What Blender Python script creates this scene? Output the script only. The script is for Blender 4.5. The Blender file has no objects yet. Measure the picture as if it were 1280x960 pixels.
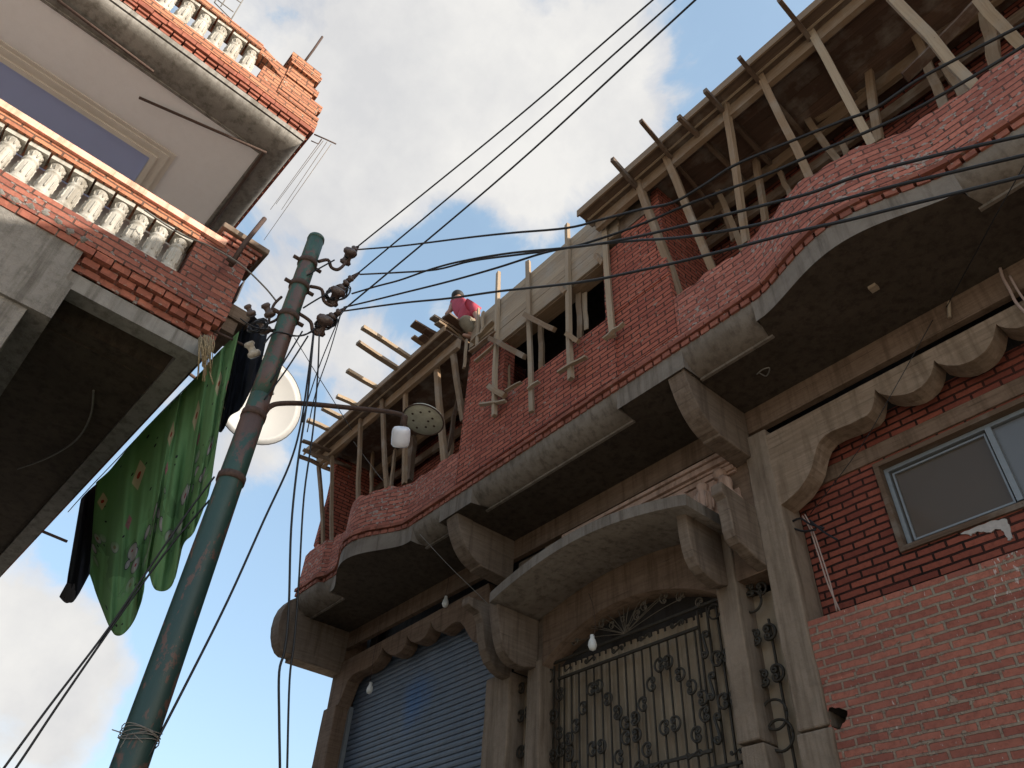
import bpy, bmesh, math, random
from mathutils import Vector, Matrix
random.seed(7)
R = math.radians
scene = bpy.context.scene
COL = scene.collection
U = 5.5          # metres per layout unit (distance from the viewer to the brick facade)
CZ = 1.6         # eye height
F = 950.0        # focal length in photo pixels
YAW, PITCH, ROLL, LY = R(37.833), R(41.498), R(3.767), R(-2.537)

# ------------------------------------------------------------------ camera frame and pixel -> place helpers
def cam_axes():
    cy, sy, cp, sp = math.cos(YAW), math.sin(YAW), math.cos(PITCH), math.sin(PITCH)
    f = Vector((-cy*cp, sy*cp, sp)); r = Vector((sy, cy, 0)); u = r.cross(f)
    cr, sr = math.cos(ROLL), math.sin(ROLL)
    return cr*r+sr*u, -sr*r+cr*u, f
AR, AU, AF = cam_axes()
def ray(x, y): return AR*((x-640)/F) - AU*((y-480)/F) + AF
def PX(x, y, X): d = ray(x, y); return d*(X/d.x)
def PY(x, y, Y): d = ray(x, y); return d*(Y/d.y)
def PZ(x, y, Z): d = ray(x, y); return d*(Z/d.z)
def PD(x, y, D): d = ray(x, y); return d.normalized()*D
CL, SL = math.cos(LY), math.sin(LY)
def lw(xp, yp, z): return Vector((CL*xp+SL*yp, -SL*xp+CL*yp, z))      # the left house's own axes -> layout
def toL(v): return Vector((CL*v.x-SL*v.y, SL*v.x+CL*v.y, v.z))
def LX(x, y, X): d = ray(x, y); return d*(X/toL(d).x)
def LYp(x, y, Y): d = ray(x, y); return d*(Y/toL(d).y)
def W(v): return Vector((v[0]*U, v[1]*U, v[2]*U+CZ))
GZ = -CZ/U       # ground level in layout units

# ------------------------------------------------------------------ materials
MAT = {}
def newmat(name):
    m = bpy.data.materials.new(name); m.use_nodes = True
    nt = m.node_tree; b = nt.nodes['Principled BSDF']
    MAT[name] = m
    return m, nt, b
class NT:
    def __init__(s, nt): s.nt = nt
    def n(s, t, **kw):
        x = s.nt.nodes.new(t)
        for k, v in kw.items():
            if k.startswith('i_'):
                x.inputs[k[2:].replace('_', ' ')].default_value = v
            else: setattr(x, k, v)
        return x
    def l(s, a, b): s.nt.links.new(a, b)
    def noise(s, vec, scale, detail=4, rough=.6, dist=0):
        x = s.n('ShaderNodeTexNoise'); x.inputs['Scale'].default_value = scale
        x.inputs['Detail'].default_value = detail; x.inputs['Roughness'].default_value = rough
        x.inputs['Distortion'].default_value = dist
        s.l(vec, x.inputs['Vector']); return x.outputs['Fac']
    def ramp(s, fac, stops, interp='LINEAR'):
        x = s.n('ShaderNodeValToRGB'); e = x.color_ramp.elements; x.color_ramp.interpolation = interp
        while len(e) < len(stops): e.new(.5)
        for k, (p, c) in zip(e, stops):
            k.position = p; k.color = (c[0], c[1], c[2], 1) if not isinstance(c, (int, float)) else (c, c, c, 1)
        s.l(fac, x.inputs['Fac']); return x.outputs['Color']
    def mix(s, fac, a, b, mode='MIX'):
        x = s.n('ShaderNodeMix', data_type='RGBA', blend_type=mode)
        if isinstance(fac, (int, float)): x.inputs[0].default_value = fac
        else: s.l(fac, x.inputs[0])
        for v, i in ((a, 6), (b, 7)):
            if isinstance(v, tuple): x.inputs[i].default_value = (v[0], v[1], v[2], 1)
            else: s.l(v, x.inputs[i])
        return x.outputs[2]
    def math(s, op, a, b=None, c=None):
        x = s.n('ShaderNodeMath', operation=op)
        for i, v in enumerate((a, b, c)):
            if v is None: continue
            if isinstance(v, (int, float)): x.inputs[i].default_value = v
            else: s.l(v, x.inputs[i])
        return x.outputs[0]
    def bump(s, h, strength=.5, dist=.01, normal=None):
        x = s.n('ShaderNodeBump'); x.inputs['Strength'].default_value = strength; x.inputs['Distance'].default_value = dist
        s.l(h, x.inputs['Height'])
        if normal: s.l(normal, x.inputs['Normal'])
        return x.outputs['Normal']
    def pos(s): return s.n('ShaderNodeNewGeometry').outputs['Position']
    def uv(s): return s.n('ShaderNodeTexCoord').outputs['UV']
    def obj(s): return s.n('ShaderNodeTexCoord').outputs['Object']
    def scale(s, vec, v):
        x = s.n('ShaderNodeMapping'); x.inputs['Scale'].default_value = v; s.l(vec, x.inputs['Vector']); return x.outputs[0]
    def sep(s, vec):
        x = s.n('ShaderNodeSeparateXYZ'); s.l(vec, x.inputs[0]); return x.outputs

def brick_mat(name, c1, c2, mortar, smear=0.0, smear_col=(.40, .36, .32), depth=.012, msize=.007, dark=(.10, .03, .022), bw=.235, rh=.066, splat=False):
    m, nt, b = newmat(name); g = NT(nt)
    uv, pos = g.uv(), g.pos()
    wob = g.n('ShaderNodeTexNoise'); wob.inputs['Scale'].default_value = 5.0; g.l(pos, wob.inputs['Vector'])
    off = g.n('ShaderNodeVectorMath', operation='SCALE'); off.inputs['Scale'].default_value = .016; g.l(wob.outputs['Color'], off.inputs[0])
    add = g.n('ShaderNodeVectorMath', operation='ADD'); g.l(uv, add.inputs[0]); g.l(off.outputs[0], add.inputs[1])
    t = g.n('ShaderNodeTexBrick'); g.l(add.outputs[0], t.inputs['Vector'])
    t.inputs['Scale'].default_value = 1; t.inputs['Brick Width'].default_value = bw; t.inputs['Row Height'].default_value = rh
    t.inputs['Mortar Size'].default_value = msize; t.inputs['Mortar Smooth'].default_value = .25; t.inputs['Bias'].default_value = 0
    t.inputs['Color1'].default_value = (*c1, 1); t.inputs['Color2'].default_value = (*c2, 1); t.inputs['Mortar'].default_value = (*mortar, 1)
    n1 = g.noise(pos, 2.2, 5, .65); n2 = g.noise(pos, 30, 4, .7); n3 = g.noise(pos, .7, 3, .5)
    c = g.mix(g.ramp(n2, [(.45, 0.0), (.75, .55)]), t.outputs['Color'], dark)
    c = g.mix(g.ramp(n3, [(.35, 0.0), (.7, .35)]), c, (c1[0]*.55, c1[1]*.6, c1[2]*.7))
    if msize < .001:      # loose courses: give neighbouring bricks different tones
        vc = g.n('ShaderNodeTexVoronoi'); vc.inputs['Scale'].default_value = 9; g.l(pos, vc.inputs['Vector'])
        c = g.mix(g.math('MULTIPLY', g.sep(vc.outputs['Color'])[0], .75), c, (c1[0]*.42, c1[1]*.42, c1[2]*.45))
    h = g.math('SUBTRACT', 1.0, t.outputs['Fac'])
    if smear > 0:
        # mortar smeared over the joints and splashed onto the bricks
        near = g.n('ShaderNodeTexBrick'); g.l(add.outputs[0], near.inputs['Vector'])
        near.inputs['Scale'].default_value = 1; near.inputs['Brick Width'].default_value = bw; near.inputs['Row Height'].default_value = rh
        near.inputs['Mortar Size'].default_value = .028; near.inputs['Mortar Smooth'].default_value = 1.0
        k = g.math('MULTIPLY', near.outputs['Fac'], .12)
        k = g.math('ADD', k, g.noise(g.scale(pos, (1, 1, 1.4)), 17, 4, .6))
        k = g.math('ADD', k, g.math('MULTIPLY', n1, .45))
        lo = .99 - smear*.27
        sm = g.ramp(k, [(lo, 0.0), (min(lo+.06, 1), .85)])
        c = g.mix(sm, c, smear_col)
        h = g.math('ADD', h, g.math('MULTIPLY', sm, .4))
    if splat:     # white paint dripped down the wall below the sill
        q = W(PY(1262, 720, .997)); d = g.n('ShaderNodeVectorMath', operation='DISTANCE'); g.l(g.scale(pos, (1, 1, .42)), d.inputs[0]); d.inputs[1].default_value = (q.x, q.y, q.z*.42)
        near_ = g.ramp(d.outputs['Value'], [(.05, .10), (.20, 0.0)])
        spk = g.math('ADD', g.noise(g.scale(pos, (2.2, 1, .7)), 26, 3, .6), near_)
        c = g.mix(g.ramp(spk, [(.70, 0.0), (.73, .8)]), c, (.55, .47, .42))
    h = g.math('ADD', h, g.math('MULTIPLY', n2, .35))
    g.l(c, b.inputs['Base Color']); b.inputs['Roughness'].default_value = .92
    b.inputs['Specular IOR Level'].default_value = .2
    g.l(g.bump(h, 1.0, depth), b.inputs['Normal'])
    return m
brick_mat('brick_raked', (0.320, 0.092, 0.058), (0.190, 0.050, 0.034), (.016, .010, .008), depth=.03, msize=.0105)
brick_mat('brick_upper', (0.448, 0.137, 0.086), (0.295, 0.079, 0.053), (0.030, 0.019, 0.014), smear=.22, smear_col=(0.330, 0.260, 0.210), depth=.022, msize=.0085)
brick_mat('brick_parapet', (0.496, 0.177, 0.124), (0.307, 0.100, 0.071), (.085, .045, .034), smear=.44, smear_col=(.38, .31, .265), depth=.014, msize=.0075)
brick_mat('brick_lower', (.46, .165, .11), (.27, .09, .064), (.31, .245, .18), smear=.30, smear_col=(.31, .24, .18), depth=.018, msize=.011, splat=True)
brick_mat('brick_roof', (0.500, 0.220, 0.124), (0.360, 0.145, 0.085), (0.100, 0.064, 0.047), smear=.12, smear_col=(0.420, 0.350, 0.270), depth=.025, msize=.009)
brick_mat('brick_left', (0.354, 0.135, 0.092), (0.189, 0.068, 0.052), (0.070, 0.045, 0.036), smear=.42, smear_col=(0.270, 0.245, 0.225), depth=.014, msize=.008)
brick_mat('brick_plain', (0.401, 0.144, 0.092), (0.260, 0.087, 0.061), (0.220, 0.074, 0.052), smear=.2, smear_col=(0.280, 0.200, 0.160), depth=.006, msize=.0001)

def concrete_mat(name, a, bcol, boards=0.0, rough=.9, stain=.5, bump=.004):
    m, nt, b = newmat(name); g = NT(nt); pos, uv = g.pos(), g.uv()
    n1 = g.noise(pos, 1.7, 6, .65, .4); n2 = g.noise(pos, 14, 6, .7); n3 = g.noise(pos, 90, 3, .6)
    c = g.mix(g.ramp(n1, [(.3, 0.0), (.7, 1.0)]), a, bcol)
    drip = g.noise(g.scale(pos, (7, 7, .55)), 1.6, 5, .65)
    c = g.mix(g.ramp(drip, [(.47, 0.0), (.66, .68 if stain > .25 else .04)]), c, (a[0]*.5, a[1]*.47, a[2]*.43))
    c = g.mix(g.math('MULTIPLY', g.ramp(n2, [(.48, 0.0), (.78, .7)]), stain), c, (a[0]*.45, a[1]*.43, a[2]*.4))
    c = g.mix(g.ramp(n3, [(.62, 0.0), (.75, .35)]), c, (bcol[0]*1.35, bcol[1]*1.33, bcol[2]*1.3))
    h = g.math('ADD', g.math('MULTIPLY', n2, 1.0), g.math('MULTIPLY', n3, .5))
    if boards:
        s = g.sep(uv)
        st = g.n('ShaderNodeCombineXYZ'); g.l(g.math('MULTIPLY', s[0], 2.2), st.inputs[0]); g.l(g.math('MULTIPLY', s[1], 34), st.inputs[1])
        gr = g.noise(st.outputs[0], 1.0, 5, .6)
        q = g.math('ADD', g.math('DIVIDE', s[1], boards), g.math('MULTIPLY', g.noise(pos, 1.2, 2), .35))
        fr = g.math('FRACT', q)
        line = g.math('LESS_THAN', fr, .05)
        brk = g.noise(pos, 5, 3); line = g.math('MULTIPLY', line, g.ramp(brk, [(.42, 0.0), (1.3, 1.0)]))
        fl = g.n('ShaderNodeTexWhiteNoise', noise_dimensions='1D'); g.l(g.math('FLOOR', q), fl.inputs['W'])
        c = g.mix(g.math('MULTIPLY', fl.outputs['Value'], .3), c, (a[0]*.6, a[1]*.57, a[2]*.53))
        c = g.mix(g.ramp(gr, [(.4, 0.0), (.7, .5)]), c, (a[0]*.5, a[1]*.47, a[2]*.43))
        c = g.mix(line, c, (a[0]*.15, a[1]*.14, a[2]*.13))
        h = g.math('ADD', h, g.math('MULTIPLY', gr, 1.2)); h = g.math('SUBTRACT', h, g.math('MULTIPLY', line, 2))
    g.l(c, b.inputs['Base Color']); b.inputs['Roughness'].default_value = rough; b.inputs['Specular IOR Level'].default_value = .25
    g.l(g.bump(h, .9, bump), b.inputs['Normal'])
    return m
concrete_mat('concrete', (0.176, 0.128, 0.095), (0.249, 0.189, 0.144), boards=.13, stain=.4)
concrete_mat('concrete_boards', (0.265, 0.189, 0.131), (0.350, 0.257, 0.187), boards=.11, stain=.45)
concrete_mat('concrete_brown', (0.180, 0.118, 0.080), (0.249, 0.166, 0.116), boards=.16, stain=.55)
concrete_mat('shaded_soffit_concrete', (.050, .036, .025), (.078, .058, .042), stain=.55, bump=.006)  # shade under the balconies put into a darker concrete colour
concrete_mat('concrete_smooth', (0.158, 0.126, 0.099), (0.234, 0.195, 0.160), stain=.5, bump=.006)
concrete_mat('column_concrete', (0.202, 0.149, 0.108), (0.286, 0.216, 0.161), stain=.5, bump=.008)
concrete_mat('rough_plaster', (.16, .148, .132), (.27, .25, .228), stain=.9, bump=.02)
concrete_mat('grey_slab', (.19, .18, .165), (.28, .265, .245), stain=.5)
concrete_mat('yellow_render', (.42, .37, .26), (1.3, .49, .37), stain=.5, bump=.008)
concrete_mat('street_ground', (.45, .39, .31), (.54, .475, .385), stain=.4)
concrete_mat('dark_bounce_ground', (.20, .17, .135), (.27, .235, .19), stain=.4)  # darker ground tone for the added strip that cuts bounce light
concrete_mat('terracotta_plaster', (.36, .235, .175), (.46, .31, .24), stain=.3)
concrete_mat('white_plaster', (.85, .85, .87), (.89, .89, .91), stain=.06, bump=.001)
concrete_mat('cream_moulding', (.70, .655, .59), (.78, .74, .67), stain=.1, bump=.001)
concrete_mat('baluster_plaster', (.37, .345, .30), (.50, .475, .43), stain=.45, bump=.006)
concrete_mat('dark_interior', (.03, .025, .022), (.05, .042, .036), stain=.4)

def wood_mat(name, a, bcol, dark):
    m, nt, b = newmat(name); g = NT(nt); uv, pos = g.uv(), g.pos()
    s = g.sep(uv)
    st = g.n('ShaderNodeCombineXYZ'); g.l(g.math('MULTIPLY', s[0], 1.6), st.inputs[0]); g.l(g.math('MULTIPLY', s[1], 38), st.inputs[1])
    gr = g.noise(st.outputs[0], 1.0, 6, .65, .6)
    lo = g.noise(pos, 3.0, 4); sp = g.noise(pos, 45, 3)
    wn = g.n('ShaderNodeTexWhiteNoise', noise_dimensions='1D'); g.l(g.math('FLOOR', g.math('ADD', g.math('DIVIDE', s[1], 10.0), .5)), wn.inputs['W'])
    c = g.mix(g.ramp(gr, [(.3, 0.0), (.72, 1.0)]), a, bcol)
    c = g.mix(g.math('MULTIPLY', wn.outputs['Value'], .55), c, dark)
    c = g.mix(g.ramp(lo, [(.5, 0.0), (.75, .6)]), c, (.30, .265, .225))
    c = g.mix(g.ramp(sp, [(.66, 0.0), (.74, .7)]), c, (.05, .035, .025))
    g.l(c, b.inputs['Base Color']); b.inputs['Roughness'].default_value = .85; b.inputs['Specular IOR Level'].default_value = .25
    g.l(g.bump(g.math('ADD', gr, g.math('MULTIPLY', sp, .4)), .8, .006), b.inputs['Normal'])
wood_mat('timber', (.20, .128, .076), (.32, .222, .142), (.125, .08, .05))
wood_mat('timber_pale', (.28, .205, .135), (.41, .315, .222), (.19, .135, .09))
wood_mat('timber_dark', (.10, .062, .04), (.17, .112, .075), (.07, .043, .03))
wood_mat('timber_red', (.088, .05, .034), (.145, .085, .058), (.055, .032, .022))

def simple(name, col, rough=.6, metal=0.0, var=.25, spec=.4, nscale=18, bump=0.0, trans=0):
    m, nt, b = newmat(name); g = NT(nt); pos = g.pos()
    n = g.noise(pos, nscale, 5, .65)
    c = g.mix(g.ramp(n, [(.3, 0.0), (.75, 1.0)]), col, tuple(x*(1-var) for x in col))
    g.l(c, b.inputs['Base Color']); b.inputs['Roughness'].default_value = rough; b.inputs['Metallic'].default_value = metal
    b.inputs['Specular IOR Level'].default_value = spec
    if bump: g.l(g.bump(n, .6, bump), b.inputs['Normal'])
    return m
simple('cable_black', (.012, .012, .014), .5, var=.2)
simple('cable_grey', (.20, .185, .165), .6, var=.3)
simple('iron_paint', (.045, .035, .024), .55, var=.55, nscale=40, bump=.001)
simple('gate_sheet', (.33, .25, .17), .6, var=.3, nscale=4)
simple('iron_brown', (.15, .115, .08), .6, var=.4, nscale=40)
simple('rusty_iron', (.085, .05, .038), .8, var=.6, nscale=60, bump=.002)
simple('porcelain_brown', (.11, .075, .065), .35, var=.5, nscale=60)
simple('porcelain_cream', (.50, .45, .38), .4, var=.5, nscale=50)
simple('lamp_plastic', (.72, .73, .80), .35, var=.05)
simple('lamp_metal', (.42, .41, .33), .5, var=.3, nscale=30)
simple('rust_spots', (.06, .035, .025), .9)
simple('shirt_red', (.40, .055, .085), .9, var=.3, nscale=9)
simple('trousers_khaki', (.24, .20, .145), .9, var=.4, nscale=10)
simple('cloth_yellow', (.62, .42, .06), .9, var=.2)
simple('skin', (.36, .20, .14), .6, var=.12)
simple('hair_dark', (.02, .016, .014), .7)
simple('black_cloth', (.012, .013, .018), .95, var=.4, spec=.15, nscale=6)
simple('grey_cloth', (.13, .12, .125), .95, var=.3, spec=.15)
simple('dish_white', (.30, .298, .295), .5, var=.06, nscale=3)
simple('aluminium', (.25, .265, .275), .5, metal=.3, var=.15)
simple('straw', (.40, .30, .17), .9, var=.5, nscale=40)
simple('white_paint', (.46, .41, .375), .9, var=.25, nscale=30)
simple('bulb_white', (.75, .73, .68), .3, var=.1)
simple('pipe_pink', (.42, .30, .25), .6, var=.2)
simple('rope_tan', (.34, .27, .19), .9, var=.3)

def glass_mat(name, col, rough, spec=.8):
    m, nt, b = newmat(name); g = NT(nt); pos = g.pos()
    n = g.noise(pos, 1.4, 3, .5)
    c = g.mix(n, col, tuple(x*.8 for x in col))
    g.l(c, b.inputs['Base Color']); b.inputs['Roughness'].default_value = rough; b.inputs['Specular IOR Level'].default_value = spec
    b.inputs['Coat Weight'].default_value = .12; b.inputs['Coat Roughness'].default_value = .06
glass_mat('glass_brown', (.095, .071, .052), .3, .22)
glass_mat('glass_grey', (.15, .148, .148), .2, .4)
glass_mat('blue_panel', (.46, .54, .88), .28, .5)

def pole_mat():
    m, nt, b = newmat('pole_paint'); g = NT(nt); pos = g.pos()
    st = g.scale(pos, (1, 1, .35)); n1 = g.noise(st, 8.5, 8, .72, .6); n2 = g.noise(pos, 26, 5, .7); z = g.sep(pos)[2]
    green = g.mix(n2, (.016, .055, .036), (.032, .078, .054))
    blue = g.mix(n2, (.008, .034, .032), (.016, .048, .044))
    zf = g.n('ShaderNodeMapRange'); g.l(z, zf.inputs[0]); zf.inputs[1].default_value = 3.4; zf.inputs[2].default_value = 5.0
    paint = g.mix(zf.outputs[0], blue, green)
    rust = g.mix(n2, (.06, .033, .026), (.115, .065, .05))
    # bare rusty bands: the upper section below the clamps has lost most of its paint
    band = g.n('ShaderNodeMapRange'); g.l(g.math('ABSOLUTE', g.math('SUBTRACT', z, 4.85)), band.inputs[0])
    band.inputs[1].default_value = .75; band.inputs[2].default_value = .35; band.inputs[3].default_value = 0; band.inputs[4].default_value = .085
    k = g.math('ADD', g.math('ADD', n1, g.math('MULTIPLY', n2, .25)), band.outputs[0])
    c = g.mix(g.ramp(k, [(.655, 0.0), (.68, 1.0)]), paint, rust)
    g.l(c, b.inputs['Base Color']); b.inputs['Roughness'].default_value = .5
    g.l(g.bump(k, .5, .006), b.inputs['Normal'])
pole_mat()

def shutter_mat():
    m, nt, b = newmat('shutter_paint'); g = NT(nt); pos = g.pos()
    n1 = g.noise(pos, 1.1, 5, .6); n2 = g.noise(g.scale(pos, (6, 6, 1)), 5, 5, .7)
    c = g.mix(g.ramp(n1, [(.35, 0.0), (.65, 1.0)]), (.095, .125, .175), (.125, .145, .18))
    # one patch painted in a stronger blue
    q = W(PY(520, 872, 1.04))
    d = g.n('ShaderNodeVectorMath', operation='DISTANCE'); g.l(pos, d.inputs[0]); d.inputs[1].default_value = q
    k = g.math('ADD', d.outputs['Value'], g.math('MULTIPLY', g.noise(pos, 3, 4), .35))
    c = g.mix(g.ramp(k, [(.30, .75), (.62, 0.0)]), c, (.035, .12, .30))
    c = g.mix(g.ramp(n2, [(.5, 0.0), (.8, .4)]), c, (.10, .095, .09))
    c = g.mix(g.ramp(g.noise(pos, 9, 6, .7), [(.56, 0.0), (.72, .55)]), c, (.065, .05, .042))
    g.l(g.bump(g.noise(pos, 2.6, 3, .5), .5, .05), b.inputs['Normal'])
    g.l(c, b.inputs['Base Color']); b.inputs['Roughness'].default_value = .55; b.inputs['Metallic'].default_value = .15
shutter_mat()

def sheet_mat():
    m, nt, b = newmat('sheet_print'); g = NT(nt); uv, pos = g.uv(), g.pos(); s = g.sep(uv)   # u, v in 0..1
    green = g.mix(g.noise(pos, 4, 4), (.19, .345, .14), (.235, .40, .175))
    def row(c, vrow, n, size, col, col2, ph):
        fu = g.math('SUBTRACT', g.math('FRACT', g.math('ADD', g.math('MULTIPLY', s[0], n), ph)), .5)
        fu = g.math('DIVIDE', fu, n)
        dv = g.math('SUBTRACT', s[1], vrow)
        du = g.math('MULTIPLY', fu, 1.5)
        ab = g.math('ADD', g.math('ABSOLUTE', du), g.math('MULTIPLY', g.math('ABSOLUTE', dv), .65))
        c = g.mix(g.math('LESS_THAN', ab, size), c, col)
        rr = g.math('SQRT', g.math('ADD', g.math('MULTIPLY', du, du), g.math('MULTIPLY', dv, dv)))
        rr = g.math('ADD', rr, g.math('MULTIPLY', g.noise(uv, 60, 2), .012))
        return g.mix(g.math('LESS_THAN', rr, size*.42), c, col2)
    vo = g.n('ShaderNodeTexVoronoi'); vo.inputs['Scale'].default_value = 15; g.l(uv, vo.inputs['Vector'])
    c = g.mix(g.math('LESS_THAN', vo.outputs['Distance'], .11), green, (.03, .025, .03))
    c = row(c, .78, 5.0, .050, (.56, .48, .30), (.40, .07, .04), .2)
    c = row(c, .58, 4.0, .026, (.45, .20, .20), (.40, .14, .17), .6)
    # a printed border of grey and cream flower heads
    bd = g.n('ShaderNodeMapRange'); g.l(g.math('ABSOLUTE', g.math('SUBTRACT', s[1], .36)), bd.inputs[0])
    bd.inputs[1].default_value = .17; bd.inputs[2].default_value = .06
    v2 = g.n('ShaderNodeTexVoronoi'); v2.inputs['Scale'].default_value = 13; g.l(g.scale(uv, (1.3, 1, 1)), v2.inputs['Vector'])
    blob = g.ramp(v2.outputs['Distance'], [(.0, (.34, .05, .07)), (.14, (.45, .40, .36)), (.34, (.36, .33, .31)), (.42, (.05, .045, .05)), (.455, (.15, .27, .11))], 'CONSTANT')
    wn = g.sep(v2.outputs['Color'])[0]
    c = g.mix(g.math('MULTIPLY', bd.outputs[0], g.math('GREATER_THAN', wn, .25)), c, blob)
    g.l(c, b.inputs['Base Color']); b.inputs['Roughness'].default_value = .9; b.inputs['Specular IOR Level'].default_value = .15
    # thin cotton lets light through
    tr = g.n('ShaderNodeBsdfTranslucent'); g.l(c, tr.inputs['Color'])
    mx = g.n('ShaderNodeMixShader'); mx.inputs[0].default_value = .5
    out = nt.nodes['Material Output']; g.l(b.outputs[0], mx.inputs[1]); g.l(tr.outputs[0], mx.inputs[2]); g.l(mx.outputs[0], out.inputs['Surface'])
sheet_mat()

# ------------------------------------------------------------------ mesh builder (layout units in, metres out)
class MB:
    def __init__(s): s.v = []; s.f = []; s.uv = []; s.sm = []; s.mi = []; s.cur = 0
    def face(s, idx, uv=None, smooth=False):
        s.f.append(tuple(idx)); s.uv.append(uv); s.sm.append(smooth); s.mi.append(s.cur)
    def add(s, pts):
        k = len(s.v); s.v += [Vector(p) for p in pts]; return k
    def hexa(s, p):        # bottom 4 ccw, top 4 ccw
        k = s.add(p)
        for q in ((3, 2, 1, 0), (4, 5, 6, 7), (0, 1, 5, 4), (1, 2, 6, 5), (2, 3, 7, 6), (3, 0, 4, 7)): s.face([k+i for i in q])
    def box(s, a, b, fr=None):
        x0, y0, z0 = a; x1, y1, z1 = b
        p = [(x0, y0, z0), (x1, y0, z0), (x1, y1, z0), (x0, y1, z0), (x0, y0, z1), (x1, y0, z1), (x1, y1, z1), (x0, y1, z1)]
        s.hexa([fr(*q) for q in p] if fr else p)
    def prism(s, poly, off, smooth=False):
        n = len(poly); off = Vector(off); k = s.add(poly); s.add([Vector(p)+off for p in poly])
        s.face(range(k, k+n)); s.face(range(k+2*n-1, k+n-1, -1))
        for i in range(n):
            j = (i+1) % n; s.face((k+j, k+i, k+n+i, k+n+j), None, smooth)
    def beam(s, p, q, w, h, up=(0, 0, 1), taper=1.0, jit=0.0):
        p, q = Vector(p), Vector(q); d = (q-p).normalized(); up = Vector(up)
        if abs(d.dot(up)) > .95: up = Vector((0, 1, 0)) if abs(d.y) < .9 else Vector((1, 0, 0))
        sd = d.cross(up).normalized(); u2 = sd.cross(d).normalized(); k = len(s.v); L = (q-p).length*U
        n = 4 if jit else 1; rows = []
        for i in range(n+1):
            c = p.lerp(q, i/n); t = 1+(taper-1)*i/n
            o = (sd*random.uniform(-jit, jit)+u2*random.uniform(-jit, jit)) if 0 < i < n else Vector()
            rows.append([c+o+sd*(a*w*t/2)+u2*(b*h*t/2) for a, b in ((-1, -1), (1, -1), (1, 1), (-1, 1))])
        for r in rows: s.add(r)
        vb = random.randint(1, 400)*10; ww, hh = w*U, h*U; vs = [0, ww, ww+hh, 2*ww+hh, 2*ww+2*hh]
        for i in range(n):
            for a in range(4):
                b2 = (a+1) % 4; i0, i1 = k+4*i, k+4*i+4
                u0, u1 = L*i/n, L*(i+1)/n; va, vbb = vb+vs[a], vb+vs[a+1]
                s.face((i0+a, i0+b2, i1+b2, i1+a), [(u0, va), (u0, vbb), (u1, vbb), (u1, va)])
        s.face((k+3, k+2, k+1, k), [(0, vb), (.02, vb), (.02, vb+.1), (0, vb+.1)])
        e = k+4*n; s.face((e, e+1, e+2, e+3), [(0, vb), (.02, vb), (.02, vb+.1), (0, vb+.1)])
    def tube(s, pts, r, n=6, cap=True, r1=None):
        pts = [Vector(p) for p in pts]; m = len(pts); k = len(s.v)
        t0 = (pts[1]-pts[0]).normalized(); ref = Vector((0, 0, 1)) if abs(t0.z) < .9 else Vector((1, 0, 0))
        nr = t0.cross(ref).normalized()
        for i, p in enumerate(pts):
            t = (pts[min(i+1, m-1)]-pts[max(i-1, 0)]).normalized()
            nr = (nr-t*nr.dot(t)).normalized(); bn = t.cross(nr)
            rr = r if r1 is None else r+(r1-r)*i/(m-1)
            if isinstance(r, (list, tuple)): rr = r[i]
            s.add([p+(nr*math.cos(2*math.pi*a/n)+bn*math.sin(2*math.pi*a/n))*rr for a in range(n)])
        for i in range(m-1):
            for a in range(n):
                b2 = (a+1) % n; s.face((k+i*n+a, k+i*n+b2, k+(i+1)*n+b2, k+(i+1)*n+a), None, True)
        if cap:
            s.face([k+n-1-a for a in range(n)]); s.face([k+(m-1)*n+a for a in range(n)])
    def lathe(s, prof, o, n=12, axis=None):
        o = Vector(o); ax = Vector(axis or (0, 0, 1)).normalized()
        ref = Vector((1, 0, 0)) if abs(ax.x) < .9 else Vector((0, 1, 0)); a1 = ax.cross(ref).normalized(); a2 = ax.cross(a1)
        k = len(s.v); m = len(prof)
        for r, z in prof: s.add([o+ax*z+(a1*math.cos(2*math.pi*i/n)+a2*math.sin(2*math.pi*i/n))*r for i in range(n)])
        for j in range(m-1):
            for i in range(n):
                b2 = (i+1) % n; s.face((k+j*n+i, k+j*n+b2, k+(j+1)*n+b2, k+(j+1)*n+i), None, True)
        s.face([k+n-1-i for i in range(n)]); s.face([k+(m-1)*n+i for i in range(n)])
    def grid(s, rows, uvs=None, smooth=True, flip=False):
        k = len(s.v); n = len(rows[0])
        for r in rows: s.add(r)
        for i in range(len(rows)-1):
            for j in range(n-1):
                q = [(i, j), (i, j+1), (i+1, j+1), (i+1, j)]
                if flip: q = q[::-1]
                s.face([k+a*n+b for a, b in q], [uvs[a][b] for a, b in q] if uvs else None, smooth)
    def build(s, name, mats, parent=None, origin=None, fixn=True):
        if not isinstance(mats, (list, tuple)): mats = [mats]
        P = [W(v) for v in s.v]
        if origin is None:
            if parent is not None: origin = parent.matrix_world_loc if hasattr(parent, 'matrix_world_loc') else None
            xs = [p.x for p in P]; ys = [p.y for p in P]; zs = [p.z for p in P]
            org = Vector(((min(xs)+max(xs))/2, (min(ys)+max(ys))/2, min(zs)))
        else: org = W(origin)
        me = bpy.data.meshes.new(name); me.from_pydata([p-org for p in P], [], s.f)
        bm = bmesh.new(); bm.from_mesh(me)
        if fixn: bmesh.ops.recalc_face_normals(bm, faces=bm.faces)
        ul = bm.loops.layers.uv.new('UVMap'); bm.faces.ensure_lookup_table(); bm.normal_update()
        vi = {}
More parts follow.
